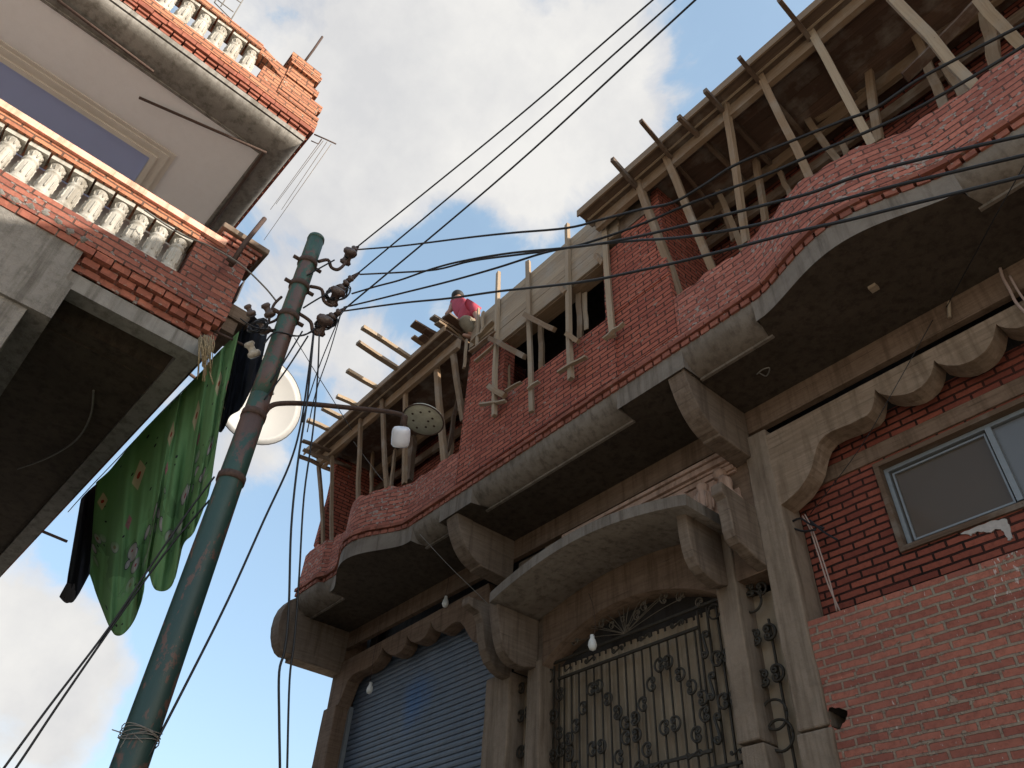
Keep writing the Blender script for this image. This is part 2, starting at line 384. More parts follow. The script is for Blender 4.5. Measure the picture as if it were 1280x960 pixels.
        for fi, f in enumerate(bm.faces):
            f.smooth = s.sm[fi]; f.material_index = s.mi[fi]
            uv = s.uv[fi]
            if uv:
                m = {}
                for i, q in zip(s.f[fi], uv): m[i] = q
                for l in f.loops: l[ul].uv = m[l.vert.index]
            else:
                nn = f.normal; h = Vector((-nn.y, nn.x, 0))
                if abs(nn.z) > .75 or h.length < 1e-6:
                    for l in f.loops: p = l.vert.co+org; l[ul].uv = (p.x, p.y)
                else:
                    # snap the horizontal run to the nearest wall direction so that joints line up round a corner
                    h.normalize()
                    for l in f.loops: p = l.vert.co+org; l[ul].uv = (p.dot(h), p.z)
        bm.to_mesh(me); bm.free()
        for m in mats: me.materials.append(MAT[m])
        o = bpy.data.objects.new(name, me); COL.objects.link(o)
        if parent is not None:
            o.parent = parent; o.location = org-wloc(parent)
        else: o.location = org
        return o
def bevel(o, w=.012, n=2):
    m = o.modifiers.new('Bevel', 'BEVEL'); m.width = w; m.segments = n; m.limit_method = 'ANGLE'; m.angle_limit = R(50); return o
def wloc(o):
    l = Vector(o.location)
    while o.parent: o = o.parent; l = l+Vector(o.location)
    return l
def tag(o, label=None, cat=None, group=None, kind=None):
    if label: o['label'] = label
    if cat: o['category'] = cat
    if group: o['group'] = group
    if kind: o['kind'] = kind
    return o
def empty(name, at, label, cat, group=None):
    o = bpy.data.objects.new(name, None); COL.objects.link(o); o.location = W(at); o.empty_display_size = .2
    return tag(o, label, cat, group)
def catmull(pts, n=6):
    out = []; P = [Vector(p) for p in pts]
    for i in range(len(P)-1):
        a, b, c, d = P[max(i-1, 0)], P[i], P[i+1], P[min(i+2, len(P)-1)]
        for k in range(n):
            t = k/n; out.append(.5*((2*b)+(c-a)*t+(2*a-5*b+4*c-d)*t*t+(3*b-a-3*c+d)*t**3))
    out.append(P[-1]); return out
def copy_to(o, parent, loc_w, scale=None, rot=None):
    c = o.copy(); COL.objects.link(c); c.parent = parent; c.location = loc_w-wloc(parent) if parent else loc_w
    if scale: c.scale = scale
    if rot: c.rotation_euler = rot
    return c

# ================================================================== SETTING
g = MB(); g.grid([[(-60, -60, GZ), (60, -60, GZ)], [(-60, 60, GZ), (60, 60, GZ)]], smooth=False)
tag(g.build('street_ground', 'street_ground'), kind='structure')
g = MB(); g.grid([[(-8, .30, GZ+.0008), (3, .30, GZ+.0008)], [(-8, .985, GZ+.0008), (3, .985, GZ+.0008)]], smooth=False)
tag(g.build('alley_bounce_strip', 'dark_bounce_ground'), kind='structure')  # unseen strip added to weaken ground bounce onto the right house's undersides

# ================================================================== BRICK HOUSE (right)
house = empty('brick_house', (-1.0, 1.0, GZ), 'unfinished red brick house with curved concrete balcony, blue shutter and iron gate', 'house')
H = house
# ---- balcony plan curve
Y0 = .823
def ybal(x):
    y = Y0
    for c, hw, d in ((-.252, .165, .041), (-1.612, .175, .064)):
        t = (x-c)/hw
        if abs(t) < 1: y -= d*(.5+.5*math.cos(math.pi*t))**.75
    if x < -1.86: y -= .014
    return y
XL, XR = -1.99, 1.3  # right end extended out of view to block sun from pole and left house
# slab top and soffit
def strip(mb, xs, fa, fb, uvv=None):
    # quad strip between two curves fa(x), fb(x)
    ra = [Vector(fa(x)) for x in xs]; rb = [Vector(fb(x)) for x in xs]
    L = [0]
    for i in range(1, len(xs)): L.append(L[-1]+(ra[i]-ra[i-1]).length*U)
    hgt = [(a-b).length*U for a, b in zip(ra, rb)]
    z0 = ra[0].z*U
    mb.grid([ra, rb], [[(l, z0) for l in L], [(l, z0+(rb[i].z-ra[i].z)*U if abs(rb[i].z-ra[i].z) > 1e-5 else z0+hgt[i]) for i, l in enumerate(L)]])
def lin(a, b, n): return [a+(b-a)*i/n for i in range(n+1)]
ZS = .914; ZB = .96; ZT = 1.097; ZF = 1.0
roll_spans = ((-1.985, -1.80), (-1.415, -1.30), (-1.18, -.735), (-.575, -.425), (-.088, .25))
def in_roll(x): return any(a <= x <= b for a, b in roll_spans)
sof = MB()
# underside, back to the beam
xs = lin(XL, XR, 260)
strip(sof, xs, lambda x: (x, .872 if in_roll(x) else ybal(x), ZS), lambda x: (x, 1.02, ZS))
sof.cur = 1
flat = []
seg = []
for a, b in ((-1.80, -1.415), (-1.30, -1.18), (-.735, -.575), (-.425, -.088), (.25, 1.3)):
    sx = lin(a, b, 40)
    strip(sof, sx, lambda x: (x, ybal(x), ZS), lambda x: (x, ybal(x), ZB))
    for e in (a, b):   # return faces at the ends of the flat bands
        y = ybal(e); k = sof.add([(e, y, ZS), (e, .874, ZS), (e, .874, ZB), (e, y, ZB)]); sof.face((k, k+1, k+2, k+3))
for a, b in roll_spans:
    sx = lin(a, b, 12); prof = []
    for i in range(9):
        t = math.pi/2*i/8; prof.append((math.cos(t), math.sin(t)))
    rows = []; uvr = []
    for j, (c, s_) in enumerate(prof):
        rows.append([Vector((x, .872-(.872-ybal(x))*s_, ZS+(ZB-ZS)*(1-c))) for x in sx]); uvr.append([(x*U, j*.06) for x in sx])
    sof.grid(rows, uvr)
    # thin lip along the inner edge of the moulding
    sof.box((a, .866, ZS-.004), (b, .872, ZS+.002))
sof.cur = 0
strip(sof, xs, lambda x: (x, ybal(x)+.002, ZF), lambda x: (x, 1.03, ZF))   # floor on top
sof.build('balcony_slab', ['shaded_soffit_concrete', 'concrete_smooth'], H)
# ---- brick parapet with the stepped trim at its foot
par = MB(); xs = lin(XL, XR, 290); xp_ = [x for x in xs if x < -1.245] ; 
def pstrip(mb, xs, off, z0, z1):
    strip(mb, xs, lambda x: (x, ybal(x)-off, z0), lambda x: (x, ybal(x)-off, z1))
def jag(x): return ZT+.004*math.sin(x*61)+.003*math.sin(x*137+1)
strip(par, xs, lambda x: (x, ybal(x), ZB+.012), lambda x: (x, ybal(x), jag(x)))
strip(par, xs, lambda x: (x, ybal(x), jag(x)), lambda x: (x, ybal(x)+.028, jag(x)))
strip(par, xs, lambda x: (x, ybal(x)+.028, jag(x)), lambda x: (x, ybal(x)+.028, ZF))
par.build('parapet', 'brick_parapet', H)
trim = MB()
L = 0; x = XL
def trim_course(off, z0, z1, bl, gap):
    x = XL
    while x < XR:
        e = 1e-3; sl = (ybal(x+e)-ybal(x-e))/(2*e); dx = bl/math.sqrt(1+sl*sl)
        x2 = x+dx-gap; o = off+random.uniform(-.0016, .0016)
        ya, yb = ybal(x)-o, ybal(x2)-o
        trim.hexa([(x, ya, z0), (x2, yb, z0), (x2, yb+.03, z0), (x, ya+.03, z0), (x, ya, z1), (x2, yb, z1), (x2, yb+.03, z1), (x, ya+.03, z1)])
        x += dx
trim_course(.0035, ZB-.001, ZB+.0092, .0215, .0045)
trim_course(.0075, ZB+.0125, ZB+.0215, .0405, .0016)
trim.build('brick_trim', 'brick_plain', H)
# ---- left end wall of the balcony and recessed back wall
ew = MB()
prof = [(.822, .965), (.83, 1.06), (.845, 1.10), (.823, 1.13), (.827, 1.30), (.823, 1.452), (1.03, 1.452), (1.03, .965)]
ew.prism([(-1.985, y, z) for y, z in prof], (.022, 0, 0)); ew.build('end_wall', 'brick_upper', H)
bw = MB()
bw.box((-1.99, 1.0, 1.0), (-1.62, 1.03, 1.46)); bw.box((-1.62, 1.0, 1.0), (-1.40, 1.03, 1.12)); bw.box((-1.62, 1.0, 1.36), (-1.40, 1.03, 1.46))
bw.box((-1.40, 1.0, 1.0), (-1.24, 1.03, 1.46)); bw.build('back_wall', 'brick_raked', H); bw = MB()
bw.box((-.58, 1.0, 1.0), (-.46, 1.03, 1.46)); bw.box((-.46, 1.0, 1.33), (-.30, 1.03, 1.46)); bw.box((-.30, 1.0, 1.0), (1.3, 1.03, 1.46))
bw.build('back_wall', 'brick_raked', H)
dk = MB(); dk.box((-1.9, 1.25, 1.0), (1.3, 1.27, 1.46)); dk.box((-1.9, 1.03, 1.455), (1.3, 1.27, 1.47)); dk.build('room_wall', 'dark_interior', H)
# ---- middle wall block with its window opening
wb = MB(); yf, yb = .819, .85
x0, x1 = -1.245, -.578
wb.box((x0, yf, ZB+.03), (-.725, yb, 1.165)); wb.box((-.725, yf+.0022, 1.0), (x1, yb, 1.165))
wb.box((x0, yf, 1.165), (-1.09, yb, 1.345)); wb.box((-.75, yf, 1.165), (x1, yb, 1.345))
wb.box((x0, yf, 1.345), (-1.13, yb, 1.40)); wb.box((-.735, yf, 1.345), (x1, yb, 1.375)); wb.box((-.69, yf, 1.375), (x1, yb, 1.42)); wb.box((-.665, yf, 1.42), (x1, yb, 1.455))
wb.box((x0, yb, 1.0), (x0+.03, 1.0, 1.455)); wb.box((x1-.03, yb, 1.0), (x1, 1.0, 1.455))
wb.build('upper_wall', 'brick_upper', H)
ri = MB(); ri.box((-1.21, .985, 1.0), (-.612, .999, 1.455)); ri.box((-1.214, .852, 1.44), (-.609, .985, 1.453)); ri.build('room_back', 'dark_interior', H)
# ---- ground floor: beam, dark gap, walls
bm_ = MB(); bm_.box((-2.0, 1.0, .865), (1.3, 1.013, .9137)); bm_.box((-2.034, 1.002, .69), (-2.001, 1.098, .9137)); bm_.build('concrete_beam', 'concrete_brown', H)
gw = MB()
gw.box((-2.0, 1.055, .70), (-1.22, 1.08, .82)); gw.box((-1.22, 1.002, .60), (-1.12, 1.06, .85)); gw.build('lintel_wall', 'concrete', H)
# window wall (raked joints, set back) around the window
ww = MB(); wx0, wx1, wz0, wz1 = -.405, -.02, .575, .730; yy = 1.05
ww.box((-.545, yy, .44), (wx0, yy+.04, .815)); ww.box((wx0, yy, .44), (wx1, yy+.04, wz0)); ww.box((wx0, yy, wz1), (wx1, yy+.04, .815)); ww.box((wx1, yy, .44), (1.3, yy+.04, .815))
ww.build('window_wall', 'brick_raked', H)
wl = MB(); wl.box((-.54, 1.046, .736), (1.3, 1.088, .762)); wl.build('window_lintel', 'concrete_brown', H)
lb = MB()
hx, hz, hr = PY(1048, 897, 1.0).x, PY(1048, 897, 1.0).z, .0135
# lower wall with a round pipe hole: ring of quads round the hole, the rest in boxes
ytop = .497
def wallhole(mb, xa, xb, za, zb, y, cx, cz, r, dep):
    n = 24; ring = []; out = []
    for i in range(n):
        a = 2*math.pi*i/n; rr = r*(1+.16*math.sin(3*a+1)+.08*math.sin(7*a))
        ring.append(Vector((cx+rr*math.cos(a), y, cz+rr*math.sin(a))))
        ca, sa = math.cos(a), math.sin(a); t = min((xb-cx)/ca if ca > 1e-6 else 9, (xa-cx)/ca if ca < -1e-6 else 9, (zb-cz)/sa if sa > 1e-6 else 9, (za-cz)/sa if sa < -1e-6 else 9)
        out.append(Vector((cx+ca*t, y, cz+sa*t)))
    k = mb.add(ring); k2 = mb.add(out); k3 = mb.add([p+Vector((0, dep, 0)) for p in ring])
    for i in range(n):
        j = (i+1) % n; mb.face((k+i, k2+i, k2+j, k+j))
hy0, hy1 = hz-.05, hz+.05
wallhole(lb, -.5475, hx+.05, hy0, hy1, .997, hx, hz, hr, .06)
k = lb.add([(-.5475, .997, ytop), (1.3, .997, ytop), (1.3, .997, hy1), (hx+.05, .997, hy1), (-.5475, .997, hy1)]); lb.face((k, k+1, k+2, k+3, k+4))
k = lb.add([(hx+.05, .997, hy1), (1.3, .997, hy1), (1.3, .997, hy0), (hx+.05, .997, hy0)]); lb.face((k, k+1, k+2, k+3))
k = lb.add([(-.5475, .997, hy0), (hx+.05, .997, hy0), (1.3, .997, hy0), (1.3, .997, GZ), (-.5475, .997, GZ)]); lb.face((k, k+1, k+2, k+3, k+4))
k = lb.add([(-.5475, .997, ytop), (1.3, .997, ytop), (1.3, 1.05, ytop), (-.5475, 1.05, ytop)]); lb.face((k, k+1, k+2, k+3))
ph = MB(); ph.lathe([(hr*1.25, 0), (hr*1.2, .05), (.001, .0505)], (hx, .9985, hz), 20, (0, 1, 0)); ph.f.pop(-2); ph.uv.pop(-2); ph.sm.pop(-2); ph.mi.pop(-2); ph.build('pipe_hole', 'dark_interior', H, fixn=False)
lb.build('lower_wall', 'brick_lower', H, fixn=False)
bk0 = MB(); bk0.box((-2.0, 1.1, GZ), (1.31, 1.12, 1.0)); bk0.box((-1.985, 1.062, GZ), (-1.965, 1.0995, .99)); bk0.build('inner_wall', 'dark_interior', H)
# ---- window: wooden surround, frame, panes
wn = MB()
def frame_ring(mb, x0, x1, z0, z1, t, y0, y1):
    mb.box((x0, y0, z0), (x0+t, y1, z1)); mb.box((x1-t, y0, z0), (x1, y1, z1)); mb.box((x0+t, y0, z0), (x1-t, y1, z0+t)); mb.box((x0+t, y0, z1-t), (x1-t, y1, z1))
frame_ring(wn, wx0, wx1, wz0, wz1, .008, 1.045, 1.085)
win = wn.build('window', 'timber_dark', H)
fm = MB(); frame_ring(fm, wx0+.009, wx1-.009, wz0+.009, wz1-.009, .0062, 1.058, 1.072)
fm.box((-.2405, 1.056, wz0+.0165), (-.2325, 1.074, wz1-.0165)); frame_ring(fm, wx0+.0185, -.2435, wz0+.0185, wz1-.0185, .0028, 1.062, 1.071)
fm.build('frame', 'aluminium', win)
pn = MB(); pn.box((wx0+.0152, 1.066, wz0+.0152), (-.2405, 1.069, wz1-.0152)); tag(pn.build('pane', 'glass_brown', win), 'brown sliding pane with insect screen')
pn = MB(); pn.box((-.2325, 1.064, wz0+.0152), (wx1-.0165, 1.067, wz1-.0165)); tag(pn.build('pane', 'glass_grey', win), 'paler grey fixed pane')
# pale paint spill under the sill
sp = MB(); px = [(1200, 668), (1222, 657), (1240, 652), (1256, 648), (1261, 655), (1265, 672), (1260, 675), (1254, 664), (1245, 660), (1236, 666), (1224, 664), (1212, 669)]
rag = []
for i in range(len(px)):
    a, b = px[i], px[(i+1) % len(px)]
    for k in range(4): rag.append((a[0]+(b[0]-a[0])*k/4+random.uniform(-1.5, 1.5), a[1]+(b[1]-a[1])*k/4+random.uniform(-1.3, 1.3)))
sp.prism([PY(a, b, 1.0478) for a, b in rag], (0, .0030, 0)); sp.build('paint_spill', 'white_paint', H)
# ---- columns
def column(x0, x1, y0, y1, z0, z1, mat='column_concrete', lean=0):
    mb = MB(); n = 22; rows = []
    for i in range(n+1):
        z = z0+(z1-z0)*i/n
        j = lambda: random.uniform(-.0013, .0013)
        rows.append([Vector((x0+j(), y0+j()*.6, z)), Vector((x1+j(), y0+j()*.6, z)), Vector((x1+j()*.4, y1, z)), Vector((x0+j()*.4, y1, z)), ])
    k = len(mb.v)
    for r in rows: mb.add(r)
    for i in range(n):
        for a in range(4):
            b2 = (a+1) % 4; mb.face((k+4*i+a, k+4*i+b2, k+4*i+4+b2, k+4*i+4+a))
    mb.face((k+3, k+2, k+1, k)); e = k+4*n; mb.face((e, e+1, e+2, e+3))
    return bevel(mb.build('column', mat, H), .016)
column(-.592, -.5445, .992, 1.05, .352, .853); column(-.594, -.541, .99, 1.05, GZ, .349)
column(-.692, -.652, .992, 1.05, .355, .72); column(-.687, -.647, .993, 1.06, GZ, .351)
column(-1.30, -1.222, .992, 1.06, GZ, .60); column(-1.168, -1.128, .994, 1.06, GZ, .60)
column(-2.035, -1.962, .99, 1.06, GZ, .70, 'concrete_brown')
# ---- hanging scalloped panels
def scallop(px, Yf, dep, extra=None):
    pts = [PY(a, b, Yf) for a, b in px]
    if extra: pts += extra
    mb = MB(); mb.prism(pts, (0, dep, 0)); return mb
sL = [(611, 728.4), (418.6, 832.7), (406, 899), (413, 894), (421, 885), (426, 873), (430, 862.5), (434.5, 851), (440.5, 843.6), (447, 839.5), (456.5, 836.8), (464, 832), (470, 826), (475, 818), (478, 808.4),
      (480.2, 813), (484, 816.8), (489, 819), (494.4, 818.7), (500.5, 815), (505, 809.0), (507.5, 802), (508.5, 793.5), (510, 798), (513.5, 801.8), (518.5, 803), (524.2, 801.4), (530, 797), (534.2, 791), (537, 784), (538.3, 776.4),
      (540.2, 783), (543.2, 787.4), (548.5, 789.7), (554, 789.2), (559, 784.5), (564.8, 779.3), (570, 777), (575.2, 777.6), (580, 784), (585, 793.5), (590.6, 802), (598.7, 804.3), (622, 800)]
bevel(scallop(sL, .993, .038).build('scalloped_panel', 'concrete_brown', H), .008)
q6 = [(90, 505), (150, 765), (185, 742), (215, 715), (238, 692), (255, 668), (272, 640), (285, 610), (292, 578), (300, 545), (312, 517), (332, 493), (363, 475), (400, 460), (432, 448), (460, 433), (490, 418), (508, 397), (517, 365), (520, 320),
      (535, 333), (560, 341), (585, 344), (612, 342), (638, 338), (665, 329), (692, 312), (715, 290), (730, 265), (738, 240), (742, 210), (755, 222), (790, 230), (830, 230), (862, 222), (890, 209), (915, 193), (937, 173), (953, 150), (966, 123), (975, 75),
      (990, 84), (1015, 90), (1055, 90), (1090, 80), (1130, 58), (1165, 25), (1185, -15), (1195, -60)]
zA = PY(950, 548.3, .993).z
pts = [(920+a/3, 380+b/3) for a, b in q6]
e = PY(1500, 190, .993)
scallop(pts, .993, .038, [Vector((.05, .993, .80)), Vector((.05, .993, zA+.001)), Vector((-.3, .993, zA+.001))]).build('scalloped_panel', 'concrete_boards', H)
# ---- balcony brackets
def bracket(name, x0, x1, prof, mat='concrete'):
    mb = MB(); mb.prism([(x0, y, z) for y, z in prof], (x1-x0, 0, 0)); return bevel(mb.build(name, mat, H))
def bprof(yF, zt, pts, zr): return [(1.0, zt), (yF, zt)]+pts+[(1.0, zr)]
br = [(1.0, .9132), (.874, .9132), (.874, .957), (.824, .957), (.823, .945), (.826, .925), (.829, .908), (.834, .893), (.84, .877), (.848, .862), (.857, .848), (.868, .836), (.88, .826), (.893, .819), (.905, .816), (.907, .812), (1.0, .808)]
bracket('balcony_bracket', -.617, -.580, br)
bracket('balcony_bracket', -1.278, -1.236, br)
bracket('balcony_bracket', .10, .15, br)
be = [(1.0, .9132), (.874, .9132), (.874, .957), (.812, .957), (.797, .945), (.786, .925), (.780, .90), (.780, .87), (.785, .845), (.795, .822), (.808, .806), (.822, .799), (.845, .80), (.845, .79), (1.0, .79)]
bracket('balcony_bracket', -2.036, -1.985, be)
# ---- gate canopy (segmental arch slab) and its brackets
cn = MB(); n = 28; cx0, cx1 = -1.148, -.640; zt0 = .683; rise = .041; yfc = .87; th = .021
top, bot = [], []
for i in range(n+1):
    t = i/n; x = cx0+(cx1-cx0)*t; z = zt0+rise*math.sin(math.pi*t)**.9
    top.append((x, z+th)); bot.append((x, z))
poly = [Vector((x, yfc, z)) for x, z in top]+[Vector((x, yfc, z)) for x, z in reversed(bot)]
k = cn.add(poly); kk = cn.add([p+Vector((0, .13, 0)) for p in poly]); N = len(poly)
for i in range(n):
    a, b2 = i, i+1; c, d = N-2-i, N-1-i
    cn.face((k+a, k+b2, k+c, k+d)); cn.face((k+a, k+b2, kk+b2, kk+a), None, True); cn.face((k+d, k+c, kk+c, kk+d), None, True)
cn.face((k, k+N-1, kk+N-1, kk)); cn.face((k+n, k+n+1, kk+n+1, kk+n))
cn.build('canopy', 'concrete_smooth', H)
cp = [(1.0, .711), (.904, .722), (.902, .702), (.912, .694), (.917, .66), (.917, .64), (.921, .628), (.930, .62), (.945, .617), (.97, .608), (1.0, .602)]
bracket('canopy_bracket', -.613, -.591, cp)
cq = [(1.0, .70), (.90, .712), (.902, .66), (.905, .635), (.91, .618), (.919, .605), (.93, .597), (.945, .592), (.97, .588), (1.0, .598)]
bracket('canopy_bracket', -.687, -.666, cq)
cb = [(1.0, .705), (.885, .700), (.887, .675), (.895, .64), (.903, .615), (.912, .597), (.925, .585), (.94, .579), (.965, .578), (1.0, .588)]
bracket('canopy_bracket', -1.169, -1.142, cb)
ca = [(1.0, .728), (.872, .724), (.873, .708), (.885, .703), (.903, .70), (.914, .68), (.920, .65), (.927, .626), (.94, .606), (.957, .594), (.975, .587), (1.0, .585)]
bracket('canopy_bracket', -1.247, -1.223, ca)
# ---- wall over the gate with arched opening, plus terracotta cornice and vases
aw = MB(); ax0, ax1 = -1.128, -.692; zs_, ri_ = .588, .066; n = 30
arch = [(ax0+(ax1-ax0)*i/n, zs_+ri_*math.sin(math.pi*(i/n))**.75) for i in range(n+1)]
k = aw.add([(x, .999, z) for x, z in arch]); k2 = aw.add([(x, .999, .853) for x, z in arch]); k3 = aw.add([(x, 1.045, z) for x, z in arch])
for i in range(n): aw.face((k+i, k+i+1, k2+i+1, k2+i)); aw.face((k+i, k+i+1, k3+i+1, k3+i), None, True)
aw.box((ax1, .999, .60), (-.5925, 1.045, .853))
aw.build('gate_lintel', 'concrete_brown', H)
co = MB(); z = .842
for i, (h, o) in enumerate(((.0085, .022), (.0055, .017), (.0085, .019), (.006, .013), (.0105, .010), (.005, .006))):
    co.box((-1.05, .999-o, z-h+.0012), (-.617, .9985, z)); z -= h
tag(co.build('cornice_moulding', 'terracotta_plaster', H), 'pinkish ribbed plaster cornice')
ob = MB()
for xa in lin(-1.03, -.66, 7): ob.box((xa-.026, .9885, .766), (xa+.024, .9985, .7965))
ob.box((-1.05, .9945, .748), (-.7455, .9985, .765)); ob.box((-.745, .9945, .715), (-.617, .9985, .765)); ob.build('ornament_band', 'terracotta_plaster', H)
vase_o = None
vs = MB(); o = Vector((-.684, .985, .719))
vs.lathe([(a*.95, b2*1.36) for a, b2 in [(.006, 0), (.011, .003), (.009, .008), (.016, .018), (.0185, .029), (.016, .040), (.009, .047), (.012, .052), (.012, .056), (.007, .058)]], o, 14)
for i in range(8):
    a = i*math.pi/4; vs.tube([o+Vector((.0165*math.cos(a), .0165*math.sin(a), .022)), o+Vector((.0188*math.cos(a), .0188*math.sin(a), .04)), o+Vector((.0158*math.cos(a), .0158*math.sin(a), .054))], .0022, 5)
vase_o = vs.build('plaster_vase', 'terracotta_plaster', H)
for xa in (-.730,): copy_to(vase_o, H, W((xa, .985, .719)))
bkt = MB()
bk = catmull([(-.648, .99, .805), (-.640, .982, .79), (-.628, .976, .765), (-.620, .982, .735), (-.616, .99, .705)], 5)
bkt.tube(bk, [.010+.004*math.sin(i*.9) for i in range(len(bk))], 8); bkt.build('plaster_console', 'terracotta_plaster', H)
# ---- rolling shutter
sh = MB(); xa, xb = -1.963, -1.30; pitch = .0135; z = .22; rows = []
while z < .80:
    for dz, dy in ((0, 0), (.0022, .0028), (.0030, .0032), (.0040, .0006), (.0085, -.0008), (.0125, 0)):
        rows.append([Vector((xa, 1.04+dy, z+dz)), Vector((xb, 1.04+dy, z+dz))])
    z += pitch
sh.grid(rows, smooth=False); sh.build('rolling_shutter', 'shutter_paint', H)
gd = MB(); gd.box((-1.966, 1.028, GZ), (-1.952, 1.039, .70)); gd.build('shutter_guide', 'aluminium', H)
sw = MB(); sw.box((xa, 1.034, GZ), (xb, 1.05, .219)); sw.build('shutter_base', 'shutter_paint', H)

# ---- iron gate: sheet, bars, scrolls
gate = empty('iron_gate', (-.91, 1.03, GZ), None, None); gate.parent = H; gate.location = W((-.91, 1.03, GZ))-wloc(H)
GX0, GX1, GY = -1.150, -.709, 1.026
gs = MB(); x = GX0-.004; rows = [[], []]; i = 0
while x < GX1+.004:
    for dx, dy in ((0, .0), (.006, 0), (.008, .0026), (.013, .0026), (.015, 0)):
        rows[0].append(Vector((x+dx, 1.041+dy, GZ))); rows[1].append(Vector((x+dx, 1.041+dy, .594)))
    x += .0165
gs.grid(rows, smooth=False); gs.build('backing_sheet', 'gate_sheet', gate)
gt = MB(); gt.box((GX0-.006, 1.046, .588), (GX1+.006, 1.05, .64)); gt.build('gate_header', 'iron_paint', gate)
bars = MB()
for xx in (-1.136, -1.122, -1.107): bars.beam((xx, GY, GZ), (xx, GY, .593), .0030, .0030)
nb = 16; xs = lin(-1.092, -.769, nb)
for xx in xs: bars.beam((xx, GY, GZ), (xx, GY, .562), .0026, .0026)
for xx in (-.759, -.739, -.719): bars.beam((xx, GY, GZ), (xx, GY, .593), .0032, .0032)
bars.build('bar', 'iron_paint', gate)
rails = MB()
for z, xa, xb in ((.597, GX0, GX1), (.562, -1.107, -.759), (.366, -1.02, -.759), (.341, GX0, GX1)): rails.beam((xa, GY-.003, z), (xb, GY-.003, z), .0046, .0046)
rails.build('rail', 'iron_paint', gate)
def spiral(c, r0, a0, turns, sgn, n=16, shrink=.8):
    return [(c[0]+r0*(1-shrink*i/n)*math.cos(a0+sgn*2*math.pi*turns*i/n), c[1]+r0*(1-shrink*i/n)*math.sin(a0+sgn*2*math.pi*turns*i/n)) for i in range(n+1)]
def curl(R_, a, r, d, n=9, turns=1.15):      # roll the end of an arc of radius R_ inwards at angle a, turning the way d
    cx, cz = (R_-r)*math.cos(a), (R_-r)*math.sin(a)
    return [(cx+r*(1-.72*i/n)*math.cos(a+d*2*math.pi*turns*i/n), cz+r*(1-.72*i/n)*math.sin(a+d*2*math.pi*turns*i/n)) for i in range(1, n+1)]
def c_scroll(s):       # a round C with both ends rolled in, opening to +x
    R_ = .60*s; r = .27*s
    arc = [(R_*math.cos(R(a)), R_*math.sin(R(a))) for a in range(62, 299, 26)]
    return list(reversed(curl(R_, R(62), r, -1)))+arc+curl(R_, R(298), r, 1)
def s_scroll(s):
    r = .30*s
    a = spiral((.25*s, .68*s), r, math.pi, 1.1, -1); b = spiral((-.25*s, -.68*s), r, 0, 1.1, -1)
    return list(reversed(a))+[(-.03*s, .3*s), (.03*s, -.3*s)]+b
def scroll_mesh(name, pts2, r, parent, first, mat='iron_paint'):
    mb = MB(); P = catmull([(x, 0, z) for x, z in pts2], 2); mb.tube([Vector(first)+p for p in P], r, 5)
    return mb.build(name, mat, parent, origin=first)
SC = .0178
p0 = PY(743.75, 860, GY-.004)
proto_c = None
def zc(x, y): p = PY(660+x*.25, 720+y*.25, GY-.0045); return p
cs = [(317, 565, 1), (352, 550, -1), (398, 615, -1), (446, 682, -1), (487, 735, 1), (534, 712, -1), (492, 808, 1), (541, 795, -1), (275, 660, 1), (238, 750, 1), (575, 640, 1), (618, 540, 1), (657, 445, 1), (698, 430, -1),
      (757, 492, -1), (815, 555, -1), (872, 608, -1), (886, 690, 1), (322, 865, 1), (366, 852, -1), (684, 757, 1), (735, 738, -1), (457, 905, 1), (597, 868, 1), (845, 792, 1), (945, 412, 1), (1000, 395, -1), (978, 625, 1), (1034, 605, -1),
      (90, 715, 1), (126, 700, -1), (90, 915, 1), (126, 900, -1), (160, 590, 1), (155, 785, 1), (205, 815, -1), (205, 890, -1), (165, 868, 1), (240, 960, -1), (560, 960, 1)]
for (x, y, sg) in cs:
    loc = zc(x, y)
    if proto_c is None:
        proto_c = scroll_mesh('scroll', c_scroll(SC), .0021, gate, loc)
    else: copy_to(proto_c, gate, W(loc), (sg*1.0, 1, random.uniform(.95, 1.08)))
    if sg < 0 and proto_c.parent is gate and proto_c.location == Vector(): pass
proto_s = None
for (x, y, rt, sc, sg) in [(885, 342, -.1, 1.25, 1), (918, 550, -.1, 1.2, 1), (948, 762, -.15, 1.25, 1), (310, 420, 1.25, .8, 1), (448, 368, 1.25, .8, 1), (585, 305, 1.25, .8, 1), (745, 240, 1.25, .85, 1), (200, 465, 1.25, .6, 1), (830, 893, 1.25, .9, 1), (640, 950, 1.25, .9, 1), (1040, 880, 1.25, .6, 1)]:
    loc = zc(x, y)
    if proto_s is None: proto_s = scroll_mesh('s_scroll', s_scroll(SC), .0021, gate, loc); proto_s.rotation_euler = (0, rt, 0); proto_s.scale = (sc,)*3
    else: copy_to(proto_s, gate, W(loc), (sc*sg, sc, sc), (0, rt, 0))
rg = MB()
def ring(mb, c, r, tr, n=20): 
    mb.tube([Vector(c)+Vector((r*math.cos(2*math.pi*i/n), 0, r*math.sin(2*math.pi*i/n))) for i in range(n+1)], tr, 5)
rg = MB(); ring(rg, zc(930, 178), .0125, .0017); rg.build('iron_ring', 'iron_paint', gate)
rg = MB(); ring(rg, zc(108, 500), .0125, .0017); rg.build('iron_ring', 'iron_paint', gate)
